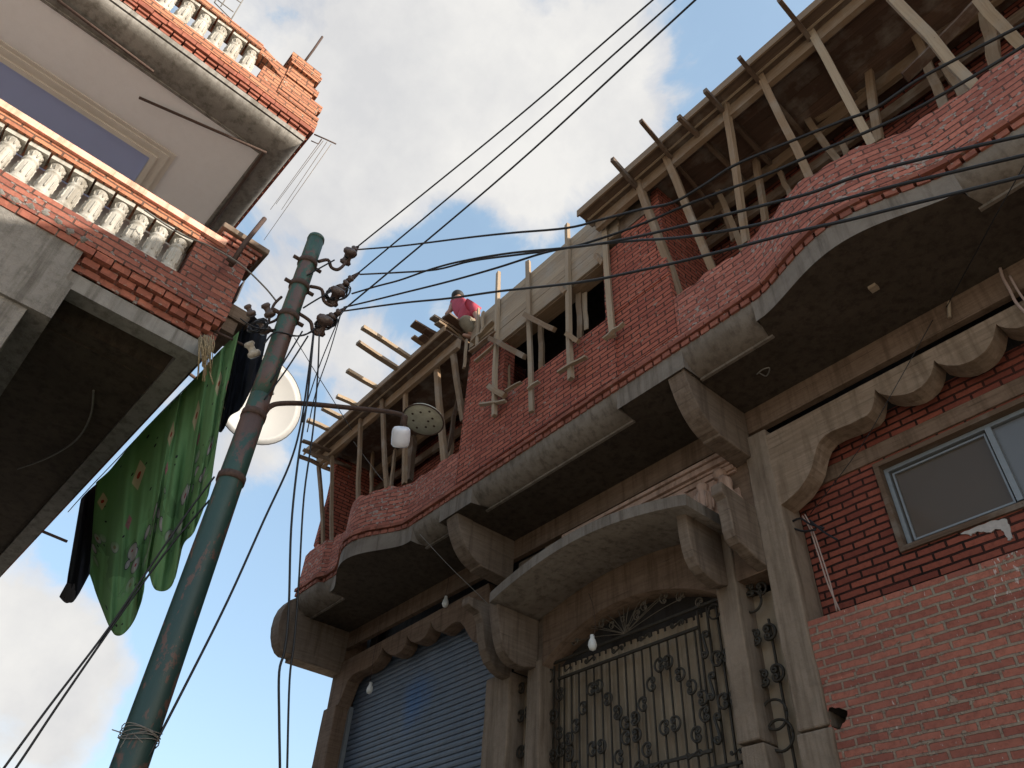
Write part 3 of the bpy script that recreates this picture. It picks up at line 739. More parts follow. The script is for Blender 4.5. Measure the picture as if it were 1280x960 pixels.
# fanlight over the gate
fan = empty('fanlight', (-.91, 1.03, .58), None, None); fan.parent = H; fan.location = W((-.91, 1.03, .58))-wloc(H)
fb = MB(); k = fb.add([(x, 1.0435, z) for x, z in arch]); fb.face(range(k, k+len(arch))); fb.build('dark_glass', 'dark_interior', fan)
fs = MB(); c0 = Vector(((ax0+ax1)/2-.015, 1.022, .600))
for i in range(13):
    a = math.pi*(.06+.88*i/12); l = .052 if 4 < i < 8 else (.085 if 2 < i < 10 else .13)
    e = c0+Vector((l*math.cos(a)*1.15, 0, min(l*math.sin(a), .052)))
    m_ = c0.lerp(e, .55)+Vector((0, 0, .004)); fs.tube(catmull([c0, m_, e], 4), .0009, 4)
fs.build('fan_rods', 'iron_brown', fan)
first = None
for (x, y, rt, sc) in [(545, 195, .3, .8), (500, 260, -.4, .6), (420, 245, .2, .6), (580, 150, -.2, .75), (680, 110, .5, .9), (760, 100, .8, .8), (855, 130, 1.0, .7), (235, 320, -.7, .9), (370, 235, .2, .7), (475, 215, 0, .5)]:
    loc = PY(660+x*.25, 720+y*.25, 1.02)
    if first is None: first = scroll_mesh('scroll', c_scroll(SC), .0015, fan, loc, 'iron_brown'); first.rotation_euler = (0, rt, 0); first.scale = (sc,)*3
    else: copy_to(first, fan, W(loc), (sc,)*3, (0, rt, 0))
# grilles either side of the gate
def side_grille(x0, x1, items, ztop):
    e = empty('side_grille', ((x0+x1)/2, 1.03, GZ), None, None); e.parent = H; e.location = W(((x0+x1)/2, 1.03, GZ))-wloc(H)
    s = MB(); s.box((x0, 1.036, GZ), (x1, 1.043, ztop)); s.build('backing_sheet', 'gate_sheet', e)
    b = MB(); b.beam(((x0+x1)/2, 1.024, GZ), ((x0+x1)/2, 1.024, ztop-.05), .0032, .0032); b.build('bar', 'iron_paint', e)
    f = None
    for (x, y, sg, sc) in items:
        loc = PY(x, y, 1.02)
        if f is None: f = scroll_mesh('scroll', c_scroll(SC), .0023, e, loc); f.scale = (sg*sc, sc, sc)
        else: copy_to(f, e, W(loc), (sg*sc, sc, sc))
    return e
eR = side_grille(-.653, -.594, [(944, 797, 1, 1.1), (961, 790, -1, 1.1), (954, 848, 1, 1.1), (971, 841, -1, 1.1), (937, 738, 1, .9), (951, 736, -1, .9)], .585)
for (x, y, r) in ((968, 893, .021), (975, 919, .0215), (940, 752, .0175)):
    m_ = MB(); ring(m_, PY(x, y, 1.019), r, .0021, 26); m_.build('iron_ring', 'iron_paint', eR)
eL = side_grille(-1.222, -1.168, [(651, 895, 1, 1), (660, 890, -1, 1), (651, 940, 1, 1), (660, 935, -1, 1), (652, 860, 1, .9)], .585)
# ---- wall fittings and cords of the house
def tube_part(name, pts, r, mat, parent, n=6, sm=4):
    mb = MB(); mb.tube(catmull(pts, sm), r, n); return mb.build(name, mat, parent)
for pts, nm in (([(946, 468), (953, 462), (962, 460), (958, 470), (949, 466)], 'bent_wire'),): 
    tube_part(nm, [PZ(a, b, ZS-.004) for a, b in pts], .0012, 'cable_grey', H)
tube_part('conduit', [PY(1250, 335, .99), PY(1254, 348, .988), PY(1262, 362, .986), PY(1270, 378, .985), PY(1283, 392, .985)], .0022, 'pipe_pink', H)
tube_part('conduit', [PY(1262, 345, .988), PY(1274, 366, .987), PY(1285, 380, .987)], .0018, 'pipe_pink', H)
tube_part('conduit', [PY(1186, 377, .994), PY(1187, 397, .994)], .003, 'timber_pale', H)
tube_part('wire_pair', [PY(1003, 645, 1.03), PY(1012, 660, 1.028), PY(1022, 690, 1.03), PY(1035, 730, 1.035), PY(1050, 764, 1.035)], .0014, 'pipe_pink', H)
tube_part('wire_pair', [PY(1006, 643, 1.03), PY(1016, 663, 1.028), PY(1027, 695, 1.03), PY(1038, 730, 1.035), PY(1046, 764, 1.035)], .0012, 'pipe_pink', H)
for pts in ([(985, 655), (1000, 648), (1012, 655), (1030, 660)], [(1012, 650), (1030, 665), (1047, 675)], [(990, 660), (1005, 664), (1020, 662)]):
    tube_part('loose_wire', [PY(a, b, 1.02) for a, b in pts], .0018, 'cable_black', H)
def bulb(cx, cy, Y, s=1.0):
    p = PY(cx, cy, Y); mb = MB()
    mb.lathe([(.0005, -.016), (.006, -.013), (.0085, -.006), (.007, .002), (.0042, .008), (.004, .014), (.001, .015)], p, 10)
    return mb, p
def hanging_bulb(cord, cx, cy, Y, label):
    e = empty('hanging_bulb', PY(cx, cy, Y), label, 'light bulb')
    mb, p = bulb(cx, cy, Y); mb.build('bulb', 'bulb_white', e)
    t = MB(); t.tube(catmull([PY(a, b, Y) for a, b in cord], 3), .0008, 4); t.build('cord', 'rusty_iron', e)
hanging_bulb([(479, 718), (475, 775), (467, 820), (463, 850)], 462.5, 860, .985, 'small bulb hanging low on a cord in front of the blue shutter')
hanging_bulb([(562, 715), (559, 735), (556, 747)], 557, 752, .985, 'white bulb hanging on a short cord above the scalloped panel over the shutter')
hanging_bulb([(736, 742), (742, 760), (744, 785), (741, 798)], 740.5, 803, .96, 'bulb dangling on a thin cord in front of the gate fanlight')
cap_ = MB(); p = PZ(1092, 360, ZS-.003); cap_.box(p-Vector((.006, .006, .003)), p+Vector((.006, .006, .003))); cap_.build('ceiling_box', 'timber_pale', H)

# ================================================================== TIMBER FORMWORK ON THE ROOF
def deck(xa, xb, label, zs=1.462, yf=.748, skew=0.0):
    e = empty('formwork_deck', ((xa+xb)/2, .9, zs), label, 'formwork')
    d = MB(); d2 = MB(); y = yf; k = 0
    while y < 1.26:
        w = random.uniform(.020, .026); j = random.uniform(0, .012)
        (d2 if y < yf+.042 else d).beam((xa-j, y+w/2, zs+.003+random.uniform(0, .0015)), (xb, y+w/2, zs+.003), w*.985, .0045); y += w
    d.build('deck_boards', 'timber_red', e); d2.build('edge_planks', 'timber_dark', e)
    bt_ = MB(); bt_.beam((xa, yf+.022, zs-.0008), (xb, yf+.022, zs-.0008), .004, .003); bt_.build('batten', 'timber_pale', e)
    f = MB(); f.beam((xa-.01, yf-.003, zs+.008), (xb, yf-.003, zs+.008), .004, .022); f.build('edge_board', 'timber', e)
    lb_ = MB()
    lb_.beam((xa+.01, .789, zs-.018), (xb, .789, zs-.018), .012, .034); lb_.build('ledger_beam', 'timber', e)
    lb_ = MB(); lb_.beam((xa+.03, .955, zs-.02), (xb, .955, zs-.02), .012, .032); lb_.build('ledger_beam', 'timber', e)
    lb_ = MB(); lb_.beam((xa+.03, .975, zs-.075), (xb, .985, zs-.085), .010, .026); lb_.build('ledger_beam', 'timber_dark', e)
    return e
dR = deck(-.745, 1.25, 'dark timber formwork deck jutting out over the right half of the balcony')  # unseen right end run on with the house to block the sun
dL = deck(-2.04, -1.262, 'timber formwork deck over the left end of the balcony beside the street lamp', zs=1.462, yf=.742)
# joists of the right deck that stick out past its edge
JG = 'joist ends sticking out past the formwork deck'
def stick(name, p, q, w, h, mat, label, cat, group=None, jit=.0021):
    dd = (Vector(q)-Vector(p)).normalized(); up = (random.uniform(-.35, .35), 1, random.uniform(-.2, .2)) if abs(dd.z) > .7 else (random.uniform(-.15, .15), random.uniform(-.15, .15), 1)
    mb = MB(); mb.beam(p, q, w, h, up=up, jit=jit, taper=random.uniform(.86, 1.1)); return tag(mb.build(name, mat), label, cat, group)
for i, (a, b, lab) in enumerate([((974, 0), (1008, 44), 'dark joist end reaching closest to the top of the photo'), ((924, 72), (948, 101), 'short joist end above the fourth prop from the brick pier on the right deck'), ((881, 113), (906, 141), 'joist end above the third prop from the brick pier, right deck'),
                               ((848, 146), (877, 174), 'short joist end between the second and third props of the right deck'), ((801, 151), (838, 196), 'longest dark joist end, above the second prop from the brick pier'), ((765, 199), (796, 233), 'joist end nearest the concrete lintel, at the corner of the right deck')]):
    p, q = PZ(*a, 1.452), PZ(*b, 1.452); q = q+(q-p)*2.5
    stick('deck_joist', p, q, .0085, .012, 'timber_dark', lab, 'joist', JG)
RG = 'pale rafters jutting out beyond the left formwork deck'
for i, (a, b, lab) in enumerate([((453, 409), (524, 455), 'longest pale rafter end jutting into the sky, nearest the worker'), ((447, 428), (503.5, 465.6), 'second pale rafter end from the worker, against the cloud'), ((434, 463), (482, 491), 'third pale rafter end from the worker, jutting over the lamp arm'),
                               ((421, 495), (448, 507.6), 'pale rafter end crossing just above the lamp arm'), ((403, 510), (437, 528), 'pale rafter end just below the lamp arm'), ((384, 525), (410, 537), 'shortest rafter end at the far left corner of the deck')]):
    p, q = PZ(*a, 1.475), PZ(*b, 1.475); q = q+(q-p).normalized()*.10
    stick('rafter', p, q, .016, .010, 'timber_pale', lab, 'rafter', RG)
for i, (a, b) in enumerate([((378, 551), (402, 562)), ((373, 570), (400, 584)), ((379, 562), (402, 573))]):
    stick('deck_plank', PZ(*a, 1.44-.01*i), PZ(*b, 1.44-.01*i)+Vector((.02, .1, 0)), .016, .006, 'timber_dark', ['topmost', 'lowest', 'middle'][i]+' of the three dark plank ends at the far left corner of the deck', 'plank', 'plank ends at the deck corner')
# props: (top px, bottom px, width, plane of top, plane of foot)
def prop(a, b, w, ya, yb, label, group, mat='timber', h=None, name='timber_prop'):
    return stick(name, PY(*a, ya), PY(*b, yb), w, h or w*.75, mat, label, 'timber prop', group)
G1 = 'timber props holding up the right formwork deck'
ords = ['first', 'second', 'third', 'fourth', 'fifth', 'sixth', 'seventh', 'eighth', 'ninth']
fr = [((795, 219), (850, 372), .0155), ((830.7, 192), (893, 342), .0150), ((906.7, 130), (933, 304), .0135), ((948.8, 90), (1013, 224), .0135), ((1012, 36), (1091, 182), .0135), ((1112, -6), (1220, 110), .0155), ((1222, -3), (1290, 68), .0150)]
for i, (a, b, w) in enumerate(fr):
    prop(a, b, w, .777, .842, 'slanting %s prop, %s from the brick pier in the right deck front row' % ('nail-marked' if i > 4 else 'weathered', ords[i]), G1, 'timber_pale' if i > 3 else 'timber')
G2 = 'props standing in the back row under the right deck'
bk_ = [((812, 276), (817, 316), .0125), ((845.5, 262), (852, 322), .013), ((896, 236), (929, 314), .012), ((944.6, 194), (957, 278), .013), ((1008, 147), (1049, 203), .013), ((1086, 86), (1099, 178), .014), ((1145, 46), (1182, 137), .014), ((1231.5, 15), (1247, 88), .018), ((1180, 80), (1206, 122), .016)]
for i, (a, b, w) in enumerate(bk_):
    prop(a, b, w, .93, .90, 'short prop, %s from the brick pier in the shaded right back row' % ords[i], G2, 'timber')
stick('loose_plank', PY(1131, 97, .86), PY(1225, 2, .87), .020, .006, 'timber_red', 'reddish plank wedged slantwise across the props at the upper right', 'plank')
stick('loose_plank', PY(1150, 60, .95), PY(1300, -40, .95), .016, .01, 'timber_dark', 'dark plank running up behind the slanting reddish plank', 'plank')
for (a, b, w, ya, yb, m, lab) in [((862, 262), (960, 196), .012, .96, .95, 'timber', 'thin board lying level behind the props near the brick pier'), ((880, 300), (1000, 218), .010, .985, .985, 'timber_dark', 'dark board low behind the second and third front props'), ((1020, 150), (1085, 110), .011, .94, .95, 'timber', 'short cross board behind the fifth front prop'),
                                  ((905, 262), (917, 300), .010, .94, .93, 'timber', 'thin stake leaning in the back row beside the third front prop'), ((1052, 178), (1062, 200), .011, .93, .92, 'timber', 'stub of timber on the parapet beside the fifth front prop'), ((975, 215), (988, 245), .010, .95, .93, 'timber', 'thin stake in the back row left of the fourth front prop')]:
    stick('timber_piece', PY(*a, ya), PY(*b, yb), w, w*.6, m, lab, 'timber', 'odd pieces of timber behind the right deck props')
G3 = 'tall uprights nailed across the window wall'
for (a, b, w, lab) in [((623, 341), (618, 520), .0125, 'tall upright at the left jamb of the dark window opening, rising above the lintel'), ((660, 327), (664.5, 515), .0120, 'second tall upright from the left across the dark window opening'), ((709, 281), (713.7, 474), .0120, 'tall upright in front of the right half of the dark opening, topmost against the sky'), ((754.5, 267), (766, 421), .0125, 'tall upright along the right jamb of the dark window opening')]:
    p, q = PY(*a, .806), PY(*b, .806); tag_o = stick('timber_upright', p, q, w, w*.75, 'timber_pale', lab, 'timber upright', G3)
for (a, b, w, y, lab) in [((676, 405), (677, 462), .012, .84, 'short prop standing inside the dark opening, behind the second upright'), ((724, 368), (725, 424), .014, .84, 'thick prop inside the dark opening right of the tallest upright'), ((635, 442), (636, 486), .0085, .835, 'thin prop at the left edge inside the dark opening')]:
    stick('timber_prop', PY(*a, y), PY(*b, y), w, w*.7, 'timber', lab, 'timber prop', 'props inside the dark opening')
stick('split_board', PY(731, 366, .845), PY(733, 412, .845), .012, .003, 'timber_pale', 'splintered board hanging beside the thick prop in the dark opening', 'board')
G4 = 'short battens nailed crosswise to the uprights'
for (a, b, w, h, lab) in [((612, 423), (656, 446), .012, .010, 'batten slanting out left of the dark opening, below the lintel'), ((656, 393), (693, 412), .013, .011, 'batten across the second upright, below the lintel'), ((697, 354), (707, 366), .011, .010, 'short block behind the tallest upright, under the lintel'), ((745, 319), (754, 329), .011, .010, 'short block at the right end of the lintel'), ((708, 417), (723, 427), .010, .008, 'short block at the foot of the dark opening, on the tallest upright'),
                          ((611, 483), (631, 495), .013, .010, 'thick block nailed low on the left jamb upright'), ((600, 506), (632, 501), .010, .005, 'pale batten under the thick low block'), ((698, 466), (733, 446), .010, .004, 'pale batten lying on the brickwork below the opening'), ((660, 487), (674, 477), .009, .004, 'small pale batten at the foot of the second upright'), ((632, 489), (652, 478), .009, .004, 'pale batten along the left end of the opening sill'), ((755, 424), (780, 404), .010, .004, 'pale batten at the foot of the right jamb upright')]:
    stick('timber_batten', PY(*a, .797), PY(*b, .803), w, h, 'timber_pale' if h < .006 else 'timber', lab, 'batten', G4)
# lintel formwork
lf = empty('lintel_formwork', (-.9, .81, 1.35), 'weathered board formwork of the concrete lintel above the dark opening', 'formwork')
lm = MB(); z = 1.349; n = 7; hgt = (1.525-1.349)/n
for i in range(n):
    xa = -1.128-(.11 if i > 2 else 0)-random.uniform(0, .012); xb = (-.735, -.735, -.69, -.69, -.665, -.62, -.60)[i]+random.uniform(-.004, .004)
    lm.beam((xa, .8135+random.uniform(-.0008, .0008), z+hgt/2), (xb, .8135, z+hgt/2), .0055, hgt*.97); z += hgt
lm.build('face_boards', 'timber_pale', lf)
lu = MB(); lu.box((-1.127, .8165, 1.346), (-.737, .853, 1.3485)); lu.build('bottom_board', 'timber', lf)
lt = MB(); lt.box((-1.235, .817, 1.40), (-.60, .86, 1.522)); lt.build('lintel_fill', 'concrete', lf)
for (a, b) in [((598, 386), (596, 432)), ((604, 390), (602, 415)), ((583, 425), (580, 460))]:
    stick('short_upright', PY(*a, .802), PY(*b, .802), .0095, .006, 'timber_pale', {598: 'short pale upright right beside the worker, sharp-topped', 604: 'small cleat board right of the short pale upright by the worker', 583: 'short board hanging below the plank pile at the brick pier'}[a[0]], 'board', 'short boards at the lintel end')
stick('cross_board', PY(588, 440, .803), PY(620, 415, .803), .013, .005, 'timber', 'lower board nailed across the left end of the lintel formwork', 'board', 'boards across the lintel end')
stick('cross_board', PY(594, 452, .801), PY(617, 432, .801), .010, .005, 'timber_pale', 'lowest pale board across the left end of the lintel formwork', 'board', 'boards across the lintel end')
stick('cross_board', PY(590, 428, .804), PY(617, 402, .804), .013, .005, 'timber_pale', 'upper board nailed across the left end of the lintel formwork', 'board', 'boards across the lintel end')
# left deck props
G5 = 'timber props holding up the left formwork deck'
lfp = [((398, 556), (404, 684), .0125, .79, .83), ((416.4, 537), (414.5, 678), .0130, .785, .825), ((450.5, 512), (447.8, 634), .0125, .775, .80), ((476.8, 492), (483.5, 611), .0125, .775, .79), ((507.5, 464), (505.5, 605), .0135, .785, .83), ((542.8, 432), (556, 578), .0150, .785, .845), ((564.5, 429), (579, 526), .0150, .79, .835)]
for i, (a, b, w, ya, yb) in enumerate(lfp):
    prop(a, b, w, ya, yb, 'prop under the left deck front edge, %s from its far left end' % ords[i], G5, 'timber')
G6 = 'thin props in the back row under the left deck'
for i, (a, b, w, m) in enumerate([((466, 566), (464, 618), .010, 'timber'), ((494, 562), (489, 610), .010, 'timber'), ((516, 548), (511, 602), .022, 'timber_dark'), ((566, 535), (562, 572), .012, 'timber'), ((424, 565), (421, 655), .014, 'timber_dark'), ((576, 478), (560, 565), .012, 'timber_dark')]):
    prop(a, b, w, .90, .88, ['thin prop behind the third front prop of the left deck', 'thin slanting prop left of the lamp bulb', 'thick dark prop just right of the lamp bulb', 'thin prop right of the lamp shade', 'dark board standing behind the second front prop of the left deck', 'dark slanting prop beside the brick pier under the left deck'][i], G6, m)
stick('diagonal_brace', PY(404, 584, .80), PY(441, 545, .80), .012, .006, 'timber', 'short board sloping between the first props of the left deck', 'board')
# plank pile beside the worker
PG = 'planks piled at the worker\'s feet'
for i, (a, b, w, z, m) in enumerate([((516, 404), (575, 438), .026, 1.492, 'timber_dark'), ((540, 396), (590, 428), .024, 1.507, 'timber_dark'), ((516, 421), (537, 436), .016, 1.483, 'timber'), ((557, 394), (590, 419), .030, 1.518, 'timber_red'), ((530, 412), (580, 442), .022, 1.486, 'timber_red'), ((546, 403), (586, 432), .022, 1.498, 'timber'), ((526, 420), (560, 445), .024, 1.479, 'timber_red')]):
    p, q = PZ(*a, z), PZ(*b, z)
    stick('pile_plank', p, q+(q-p).normalized()*.05, w, .0065, m, ['longest dark plank of the pile, reaching out furthest left', 'dark plank with a splintered tip near the worker\'s hand', 'short plank stub at the lower left of the pile', 'wide topmost plank under the worker\'s hand', 'reddish plank low in the pile', 'plain brown plank in the middle of the pile', 'lowest wide reddish plank of the pile'][i], 'plank', PG)

# ================================================================== PERSON on the deck
def skin_mesh(name, verts, edges, radii, mat, parent, root=0, sub=2):
    P = [W(v) for v in verts]; org = W(verts[root])
    me = bpy.data.meshes.new(name); bm = bmesh.new(); ly = bm.verts.layers.skin.verify(); vs = [bm.verts.new(p-org) for p in P]
    for a, b in edges: bm.edges.new((vs[a], vs[b]))
    for i, r in enumerate(radii): vs[i][ly].radius = (r, r); vs[i][ly].use_root = (i == root)
    bm.to_mesh(me); bm.free(); me.materials.append(MAT[mat])
    o = bpy.data.objects.new(name, me); COL.objects.link(o)
    md = o.modifiers.new('Skin', 'SKIN'); md.use_smooth_shade = True
    sb = o.modifiers.new('Sub', 'SUBSURF'); sb.levels = sub; sb.render_levels = sub
    if parent: o.parent = parent; o.location = org-wloc(parent)
    else: o.location = org
    return o
YP = .83
def pp(x, y, dy=0): return PY(x, y, YP+dy)
hipc = pp(590, 411); person = empty('person', Vector((hipc.x, hipc.y, 1.475)), 'worker in a red shirt bending forward on the roof formwork, seen from behind', 'person')
chest = pp(579, 386, -.004); neck = pp(574.5, 377.5, -.012); head = pp(571.5, 371.0, -.016)
shl = pp(566.5, 379, -.006); shr = pp(592, 387, .0); ell = pp(563, 388, -.02); hal = pp(557.5, 393.5, -.035); elr = pp(597.5, 398, .0); har = pp(597, 408, -.012)
waist = pp(585, 401)
hl = pp(583, 411, -.002); hr_ = pp(595, 412, .004)
kl = Vector((hl.x-.005, hl.y-.055, 1.52)); kr = Vector((hr_.x+.01, hr_.y-.055, 1.52)); fl = Vector((hl.x, hl.y-.012, 1.478)); frt = Vector((hr_.x+.008, hr_.y-.012, 1.478))
V = [hipc, waist, chest, neck, head, shl, ell, hal, shr, elr, har, hl, kl, fl, hr_, kr, frt, fl+Vector((-.01, -.03, -.002)), frt+Vector((-.01, -.03, -.002))]
E_ = [(0, 1), (1, 2), (2, 3), (3, 4), (2, 5), (5, 6), (6, 7), (2, 8), (8, 9), (9, 10), (0, 11), (11, 12), (12, 13), (0, 14), (14, 15), (15, 16), (13, 17), (16, 18)]
Rr = [.12, .12, .13, .06, .095, .065, .045, .035, .065, .045, .035, .09, .065, .045, .09, .065, .045, .03, .03]
skin_mesh('body', V, E_, Rr, 'skin', person)
hm = MB(); hm.lathe([(.002, .0205), (.010, .019), (.016, .014), (.0195, .006), (.0195, -.002), (.017, -.008), (.010, -.012)], head+Vector((.001, .002, .002)), 16, (-.35, -.3, .9)); hm.build('hair', 'hair_dark', person)
sv_ = [waist+Vector((0, 0, -.008)), waist, chest, neck+Vector((.002, .004, -.003)), shl, shl.lerp(ell, .35), shr, shr.lerp(elr, .55)]
skin_mesh('shirt', sv_, [(0, 1), (1, 2), (2, 3), (2, 4), (4, 5), (2, 6), (6, 7)], [.155, .15, .165, .085, .10, .075, .10, .085], 'shirt_red', person)
tv = [hipc+Vector((0, 0, .012)), hipc, hl, kl, fl+Vector((0, 0, .012)), hr_, kr, frt+Vector((0, 0, .012))]
skin_mesh('trousers', tv, [(0, 1), (1, 2), (2, 3), (3, 4), (1, 5), (5, 6), (6, 7)], [.14, .155, .14, .115, .09, .14, .115, .09], 'trousers_khaki', person)
tb = [pp(580, 404, -.002), pp(583, 409, -.008), pp(582, 414, -.006)]
skin_mesh('yellow_pouch', tb, [(0, 1), (1, 2)], [.05, .075, .05], 'cloth_yellow', person)

# ================================================================== LEFT HOUSE
lh = empty('plastered_house', lw(-1.3, -.2, GZ), 'house with white baluster balconies and a brick roof parapet', 'house')
def lbox(mb, a, b): mb.box(a, b, lw)
s = MB()
# lower slab: edge strip, quarter-round and soffit
s.cur = 0
lbox(s, (-1.03, -.9, .802), (-1.0, .205, .832))
lbox(s, (-2.8, .175, .802), (-1.03, .205, .832))
rows = []; uvr = []
for i in range(8):
    t = math.pi/2*i/7; xp = -1.03-.055*math.sin(t); z = .8265-.0*t-(.018*(1-math.cos(t)))
    rows.append([lw(xp, -.9, z), lw(xp, .175, z)]); uvr.append([(-.9*U, i*.05), (.175*U, i*.05)])
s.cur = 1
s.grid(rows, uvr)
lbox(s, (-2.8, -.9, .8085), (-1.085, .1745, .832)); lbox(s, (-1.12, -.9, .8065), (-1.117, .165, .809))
s.build('balcony_slab', ['grey_slab', 'shaded_soffit_concrete'], lh)
b = MB(); lbox(b, (-2.6, -.9, .729), (-.985, -.0, .8015)); lbox(b, (-1.0, -.9, .8015), (-.985, -.012, .884)); 
b.build('concrete_beam', 'rough_plaster', lh)
# ragged plaster lip along the top of the beam
rp = MB(); pts = catmull([lw(-.985, y, .884+.004*math.sin(y*60)) for y in lin(-.3, -.016, 24)], 2)
rp.tube(pts, [.006+.003*math.sin(i*1.9) for i in range(len(pts))], 6); rp.build('plaster_lip', 'rough_plaster', lh)
b = MB(); lbox(b, (-1.25, -.9, GZ), (-.99, -.03, .729)); b.build('column', 'rough_plaster', lh)
b = MB(); lbox(b, (-2.6, -.9, GZ), (-1.26, -.05, .729)); b.build('lower_wall', 'concrete', lh)
# brick corbel courses
cb_ = MB()
def lcourse(mb, z0, z1, off, bl, gap, ya, yb_, x0=-1.0):
    y = ya
    while y < yb_-.004:
        o = off+random.uniform(-.0015, .0015); lbox(mb, (x0-.03, y, z0), (x0+o, min(y+bl-gap, yb_), z1)); y += bl
lcourse(cb_, .834, .8455, .004, .0275, .006, -.30, .186)
lcourse(cb_, .8475, .860, .011, .0275, .004, -.31, .196)
lcourse(cb_, .862, .8745, .018, .0275, .002, -.30, .205)
cb_.build('brick_corbel', 'brick_plain', lh)
bwl = MB(); lbox(bwl, (-1.03, -.9, .834), (-.9985, .205, .8752)); 
lbox(bwl, (-1.03, -.9, .8755), (-.980, .2105, .918)); 
lbox(bwl, (-1.03, .118, .9182), (-.982, .165, 1.03)); lbox(bwl, (-1.045, .165, .9182), (-.982, .2085, 1.028))
lbox(bwl, (-2.8, .175, .8325), (-1.045, .216, .86)); lbox(bwl, (-2.8, .175, .862), (-1.045, .222, .99))
bwl.build('brick_parapet', 'brick_left', lh)
bt = MB(); lbox(bt, (-1.025, -.9, 1.007), (-.980, .118, 1.0225)); bt.build('brick_rail', 'brick_roof', lh)
cpb = MB(); lbox(cpb, (-1.035, -.9, 1.023), (-.974, .16, 1.037)); cpb.build('rail_coping', 'yellow_render', lh)
pc = MB()
for z0, z1, o in ((1.0285, 1.038, .006), (1.040, 1.049, .012), (1.051, 1.059, .018)): lbox(pc, (-1.05-o*.4, .160-o*.7, z0), (-.988+o*.5, .208+o*.9, z1))
pc.build('pier_cap', 'brick_left', lh)
pc = MB(); lbox(pc, (-1.065, .142, 1.0605), (-.972, .232, 1.073)); bevel(pc.build('pier_coping', 'concrete', lh), .01)
wc = MB(); lbox(wc, (-1.04, .2145, .94), (-.99, .2165, .99)); wc.build('white_patch', 'white_paint', lh)
lg = MB(); lbox(lg, (-1.13, .2075, .955), (-1.05, .265, .985)); lbox(lg, (-1.125, .208, .925), (-1.055, .248, .9545)); lg.build('stepped_ledge', 'concrete', lh)
# balusters
def baluster(parent, at, h, r):
    mb = MB(); o = Vector(at)
    sq = lambda z0, z1, w: mb.box((o.x-w, o.y-w, o.z+z0*h), (o.x+w, o.y+w, o.z+z1*h))
    sq(0, .10, r*1.0); sq(.90, 1.0, r*1.12)
    prof = [(r*.9, .10), (r*.98, .12), (r*.98, .16), (r*.88, .18), (r*.93, .22), (r*.95, .50), (r*.90, .60), (r*.80, .645), (r*.95, .665), (r*.95, .69), (r*.78, .71), (r*.75, .82), (r*.92, .86), (r*.98, .90)]
    mb.lathe([(a, b*h) for a, b in prof], o, 14)
    for i in range(9):   # raised leaf pattern round the belly
        a = 2*math.pi*i/9; f = lambda q, z: o+Vector((q*math.cos(a), q*math.sin(a), z*h))
        mb.tube([f(r*.92, .25), f(r*.99, .30), f(r*.93, .36), f(r*.99, .42), f(r*.90, .50), f(r*.95, .56)], r*.10, 5)
        a2 = a+math.pi/9; f2 = lambda q, z: o+Vector((q*math.cos(a2), q*math.sin(a2), z*h))
        mb.tube([f2(r*.74, .76), f2(r*.86, .86)], r*.10, 4)
    return mb.build('baluster', 'baluster_plaster', parent)
bx = [PZ(0, 0, 1)]
n_b = 15; ys = [.0985-.0335*i for i in range(n_b)]
b0 = baluster(lh, lw(-1.0, ys[0], .918), .0885, .0132)
for y in ys[1:]: copy_to(b0, lh, W(lw(-1.0, y, .918)))
# white interior wall low behind the balusters, floor slab
iw = MB(); lbox(iw, (-1.044, -.9, .919), (-1.040, .116, 1.018)); iw.build('white_wall', 'white_plaster', lh)
# upper floor: ceiling, recessed blue panel, moulded frame
ZC = 1.43
cl = MB()
pyr, pxl = -.0095, -1.249   # right edge and front edge of the panel
lbox(cl, (-pxl*-1, -1.2, ZC), (-1.06, .166, ZC+.01)); lbox(cl, (-2.4, pyr, ZC), (pxl, .166, ZC+.01)); lbox(cl, (-2.4, -1.2, ZC+.008), (pxl, pyr, ZC+.018))
cl.build('ceiling', 'white_plaster', lh)
mo = MB()
for o, t, d in ((.0, .012, .010), (.012, .018, .006), (.030, .010, .003)):
    lbox(mo, (pxl+o, -1.2, ZC-d), (pxl+o+t, pyr+o+t, ZC-.0002)); lbox(mo, (-2.4, pyr+o, ZC-d), (pxl+o, pyr+o+t, ZC-.0002))
mo.build('ceiling_moulding', 'cream_moulding', lh)
bp = MB(); lbox(bp, (-2.4, -1.2, ZC+.004), (pxl-.001, pyr-.001, ZC+.0075)); bp.build('ceiling_panel', 'blue_panel', lh)
iw = MB(); lbox(iw, (-2.42, -1.2, .833), (-2.4, .17, ZC)); iw.build('white_wall', 'white_plaster', lh)
# upper edge beam: quarter round from the ceiling up to the brick trim
ub = MB()
yi, yo = .164, .214
def qr(t): return math.sin(t), 1-math.cos(t)
rows = []; uvr = []; rows2 = []; uv2 = []
for i in range(10):
    t = math.pi/2*i/9; a, bb = qr(t)
    xp = -1.066+.066*a; yp = yi+(yo-yi)*a; z = ZC-.003+(1.455-ZC)*bb
    rows.append([lw(xp, -1.2, z), lw(xp, yp, z)]); uvr.append([(-1.2*U, i*.05), (yp*U, i*.05)])
    rows2.append([lw(-2.4, yp, z), lw(xp, yp, z)]); uv2.append([(-2.4*U, i*.05), (xp*U, i*.05)])
ub.grid(rows, uvr); ub.grid(rows2, uv2)
lbox(ub, (-1.072, -1.2, ZC-.006), (-1.066, yi, ZC-.0005)); lbox(ub, (-2.4, yi-.006, ZC-.006), (-1.072, yi, ZC-.0005))
ub.build('edge_beam', 'grey_slab', lh)
us = MB(); lbox(us, (-2.4, -1.2, 1.4555), (-.998, .216, 1.470)); us.build('roof_slab', 'grey_slab', lh)
td = MB()
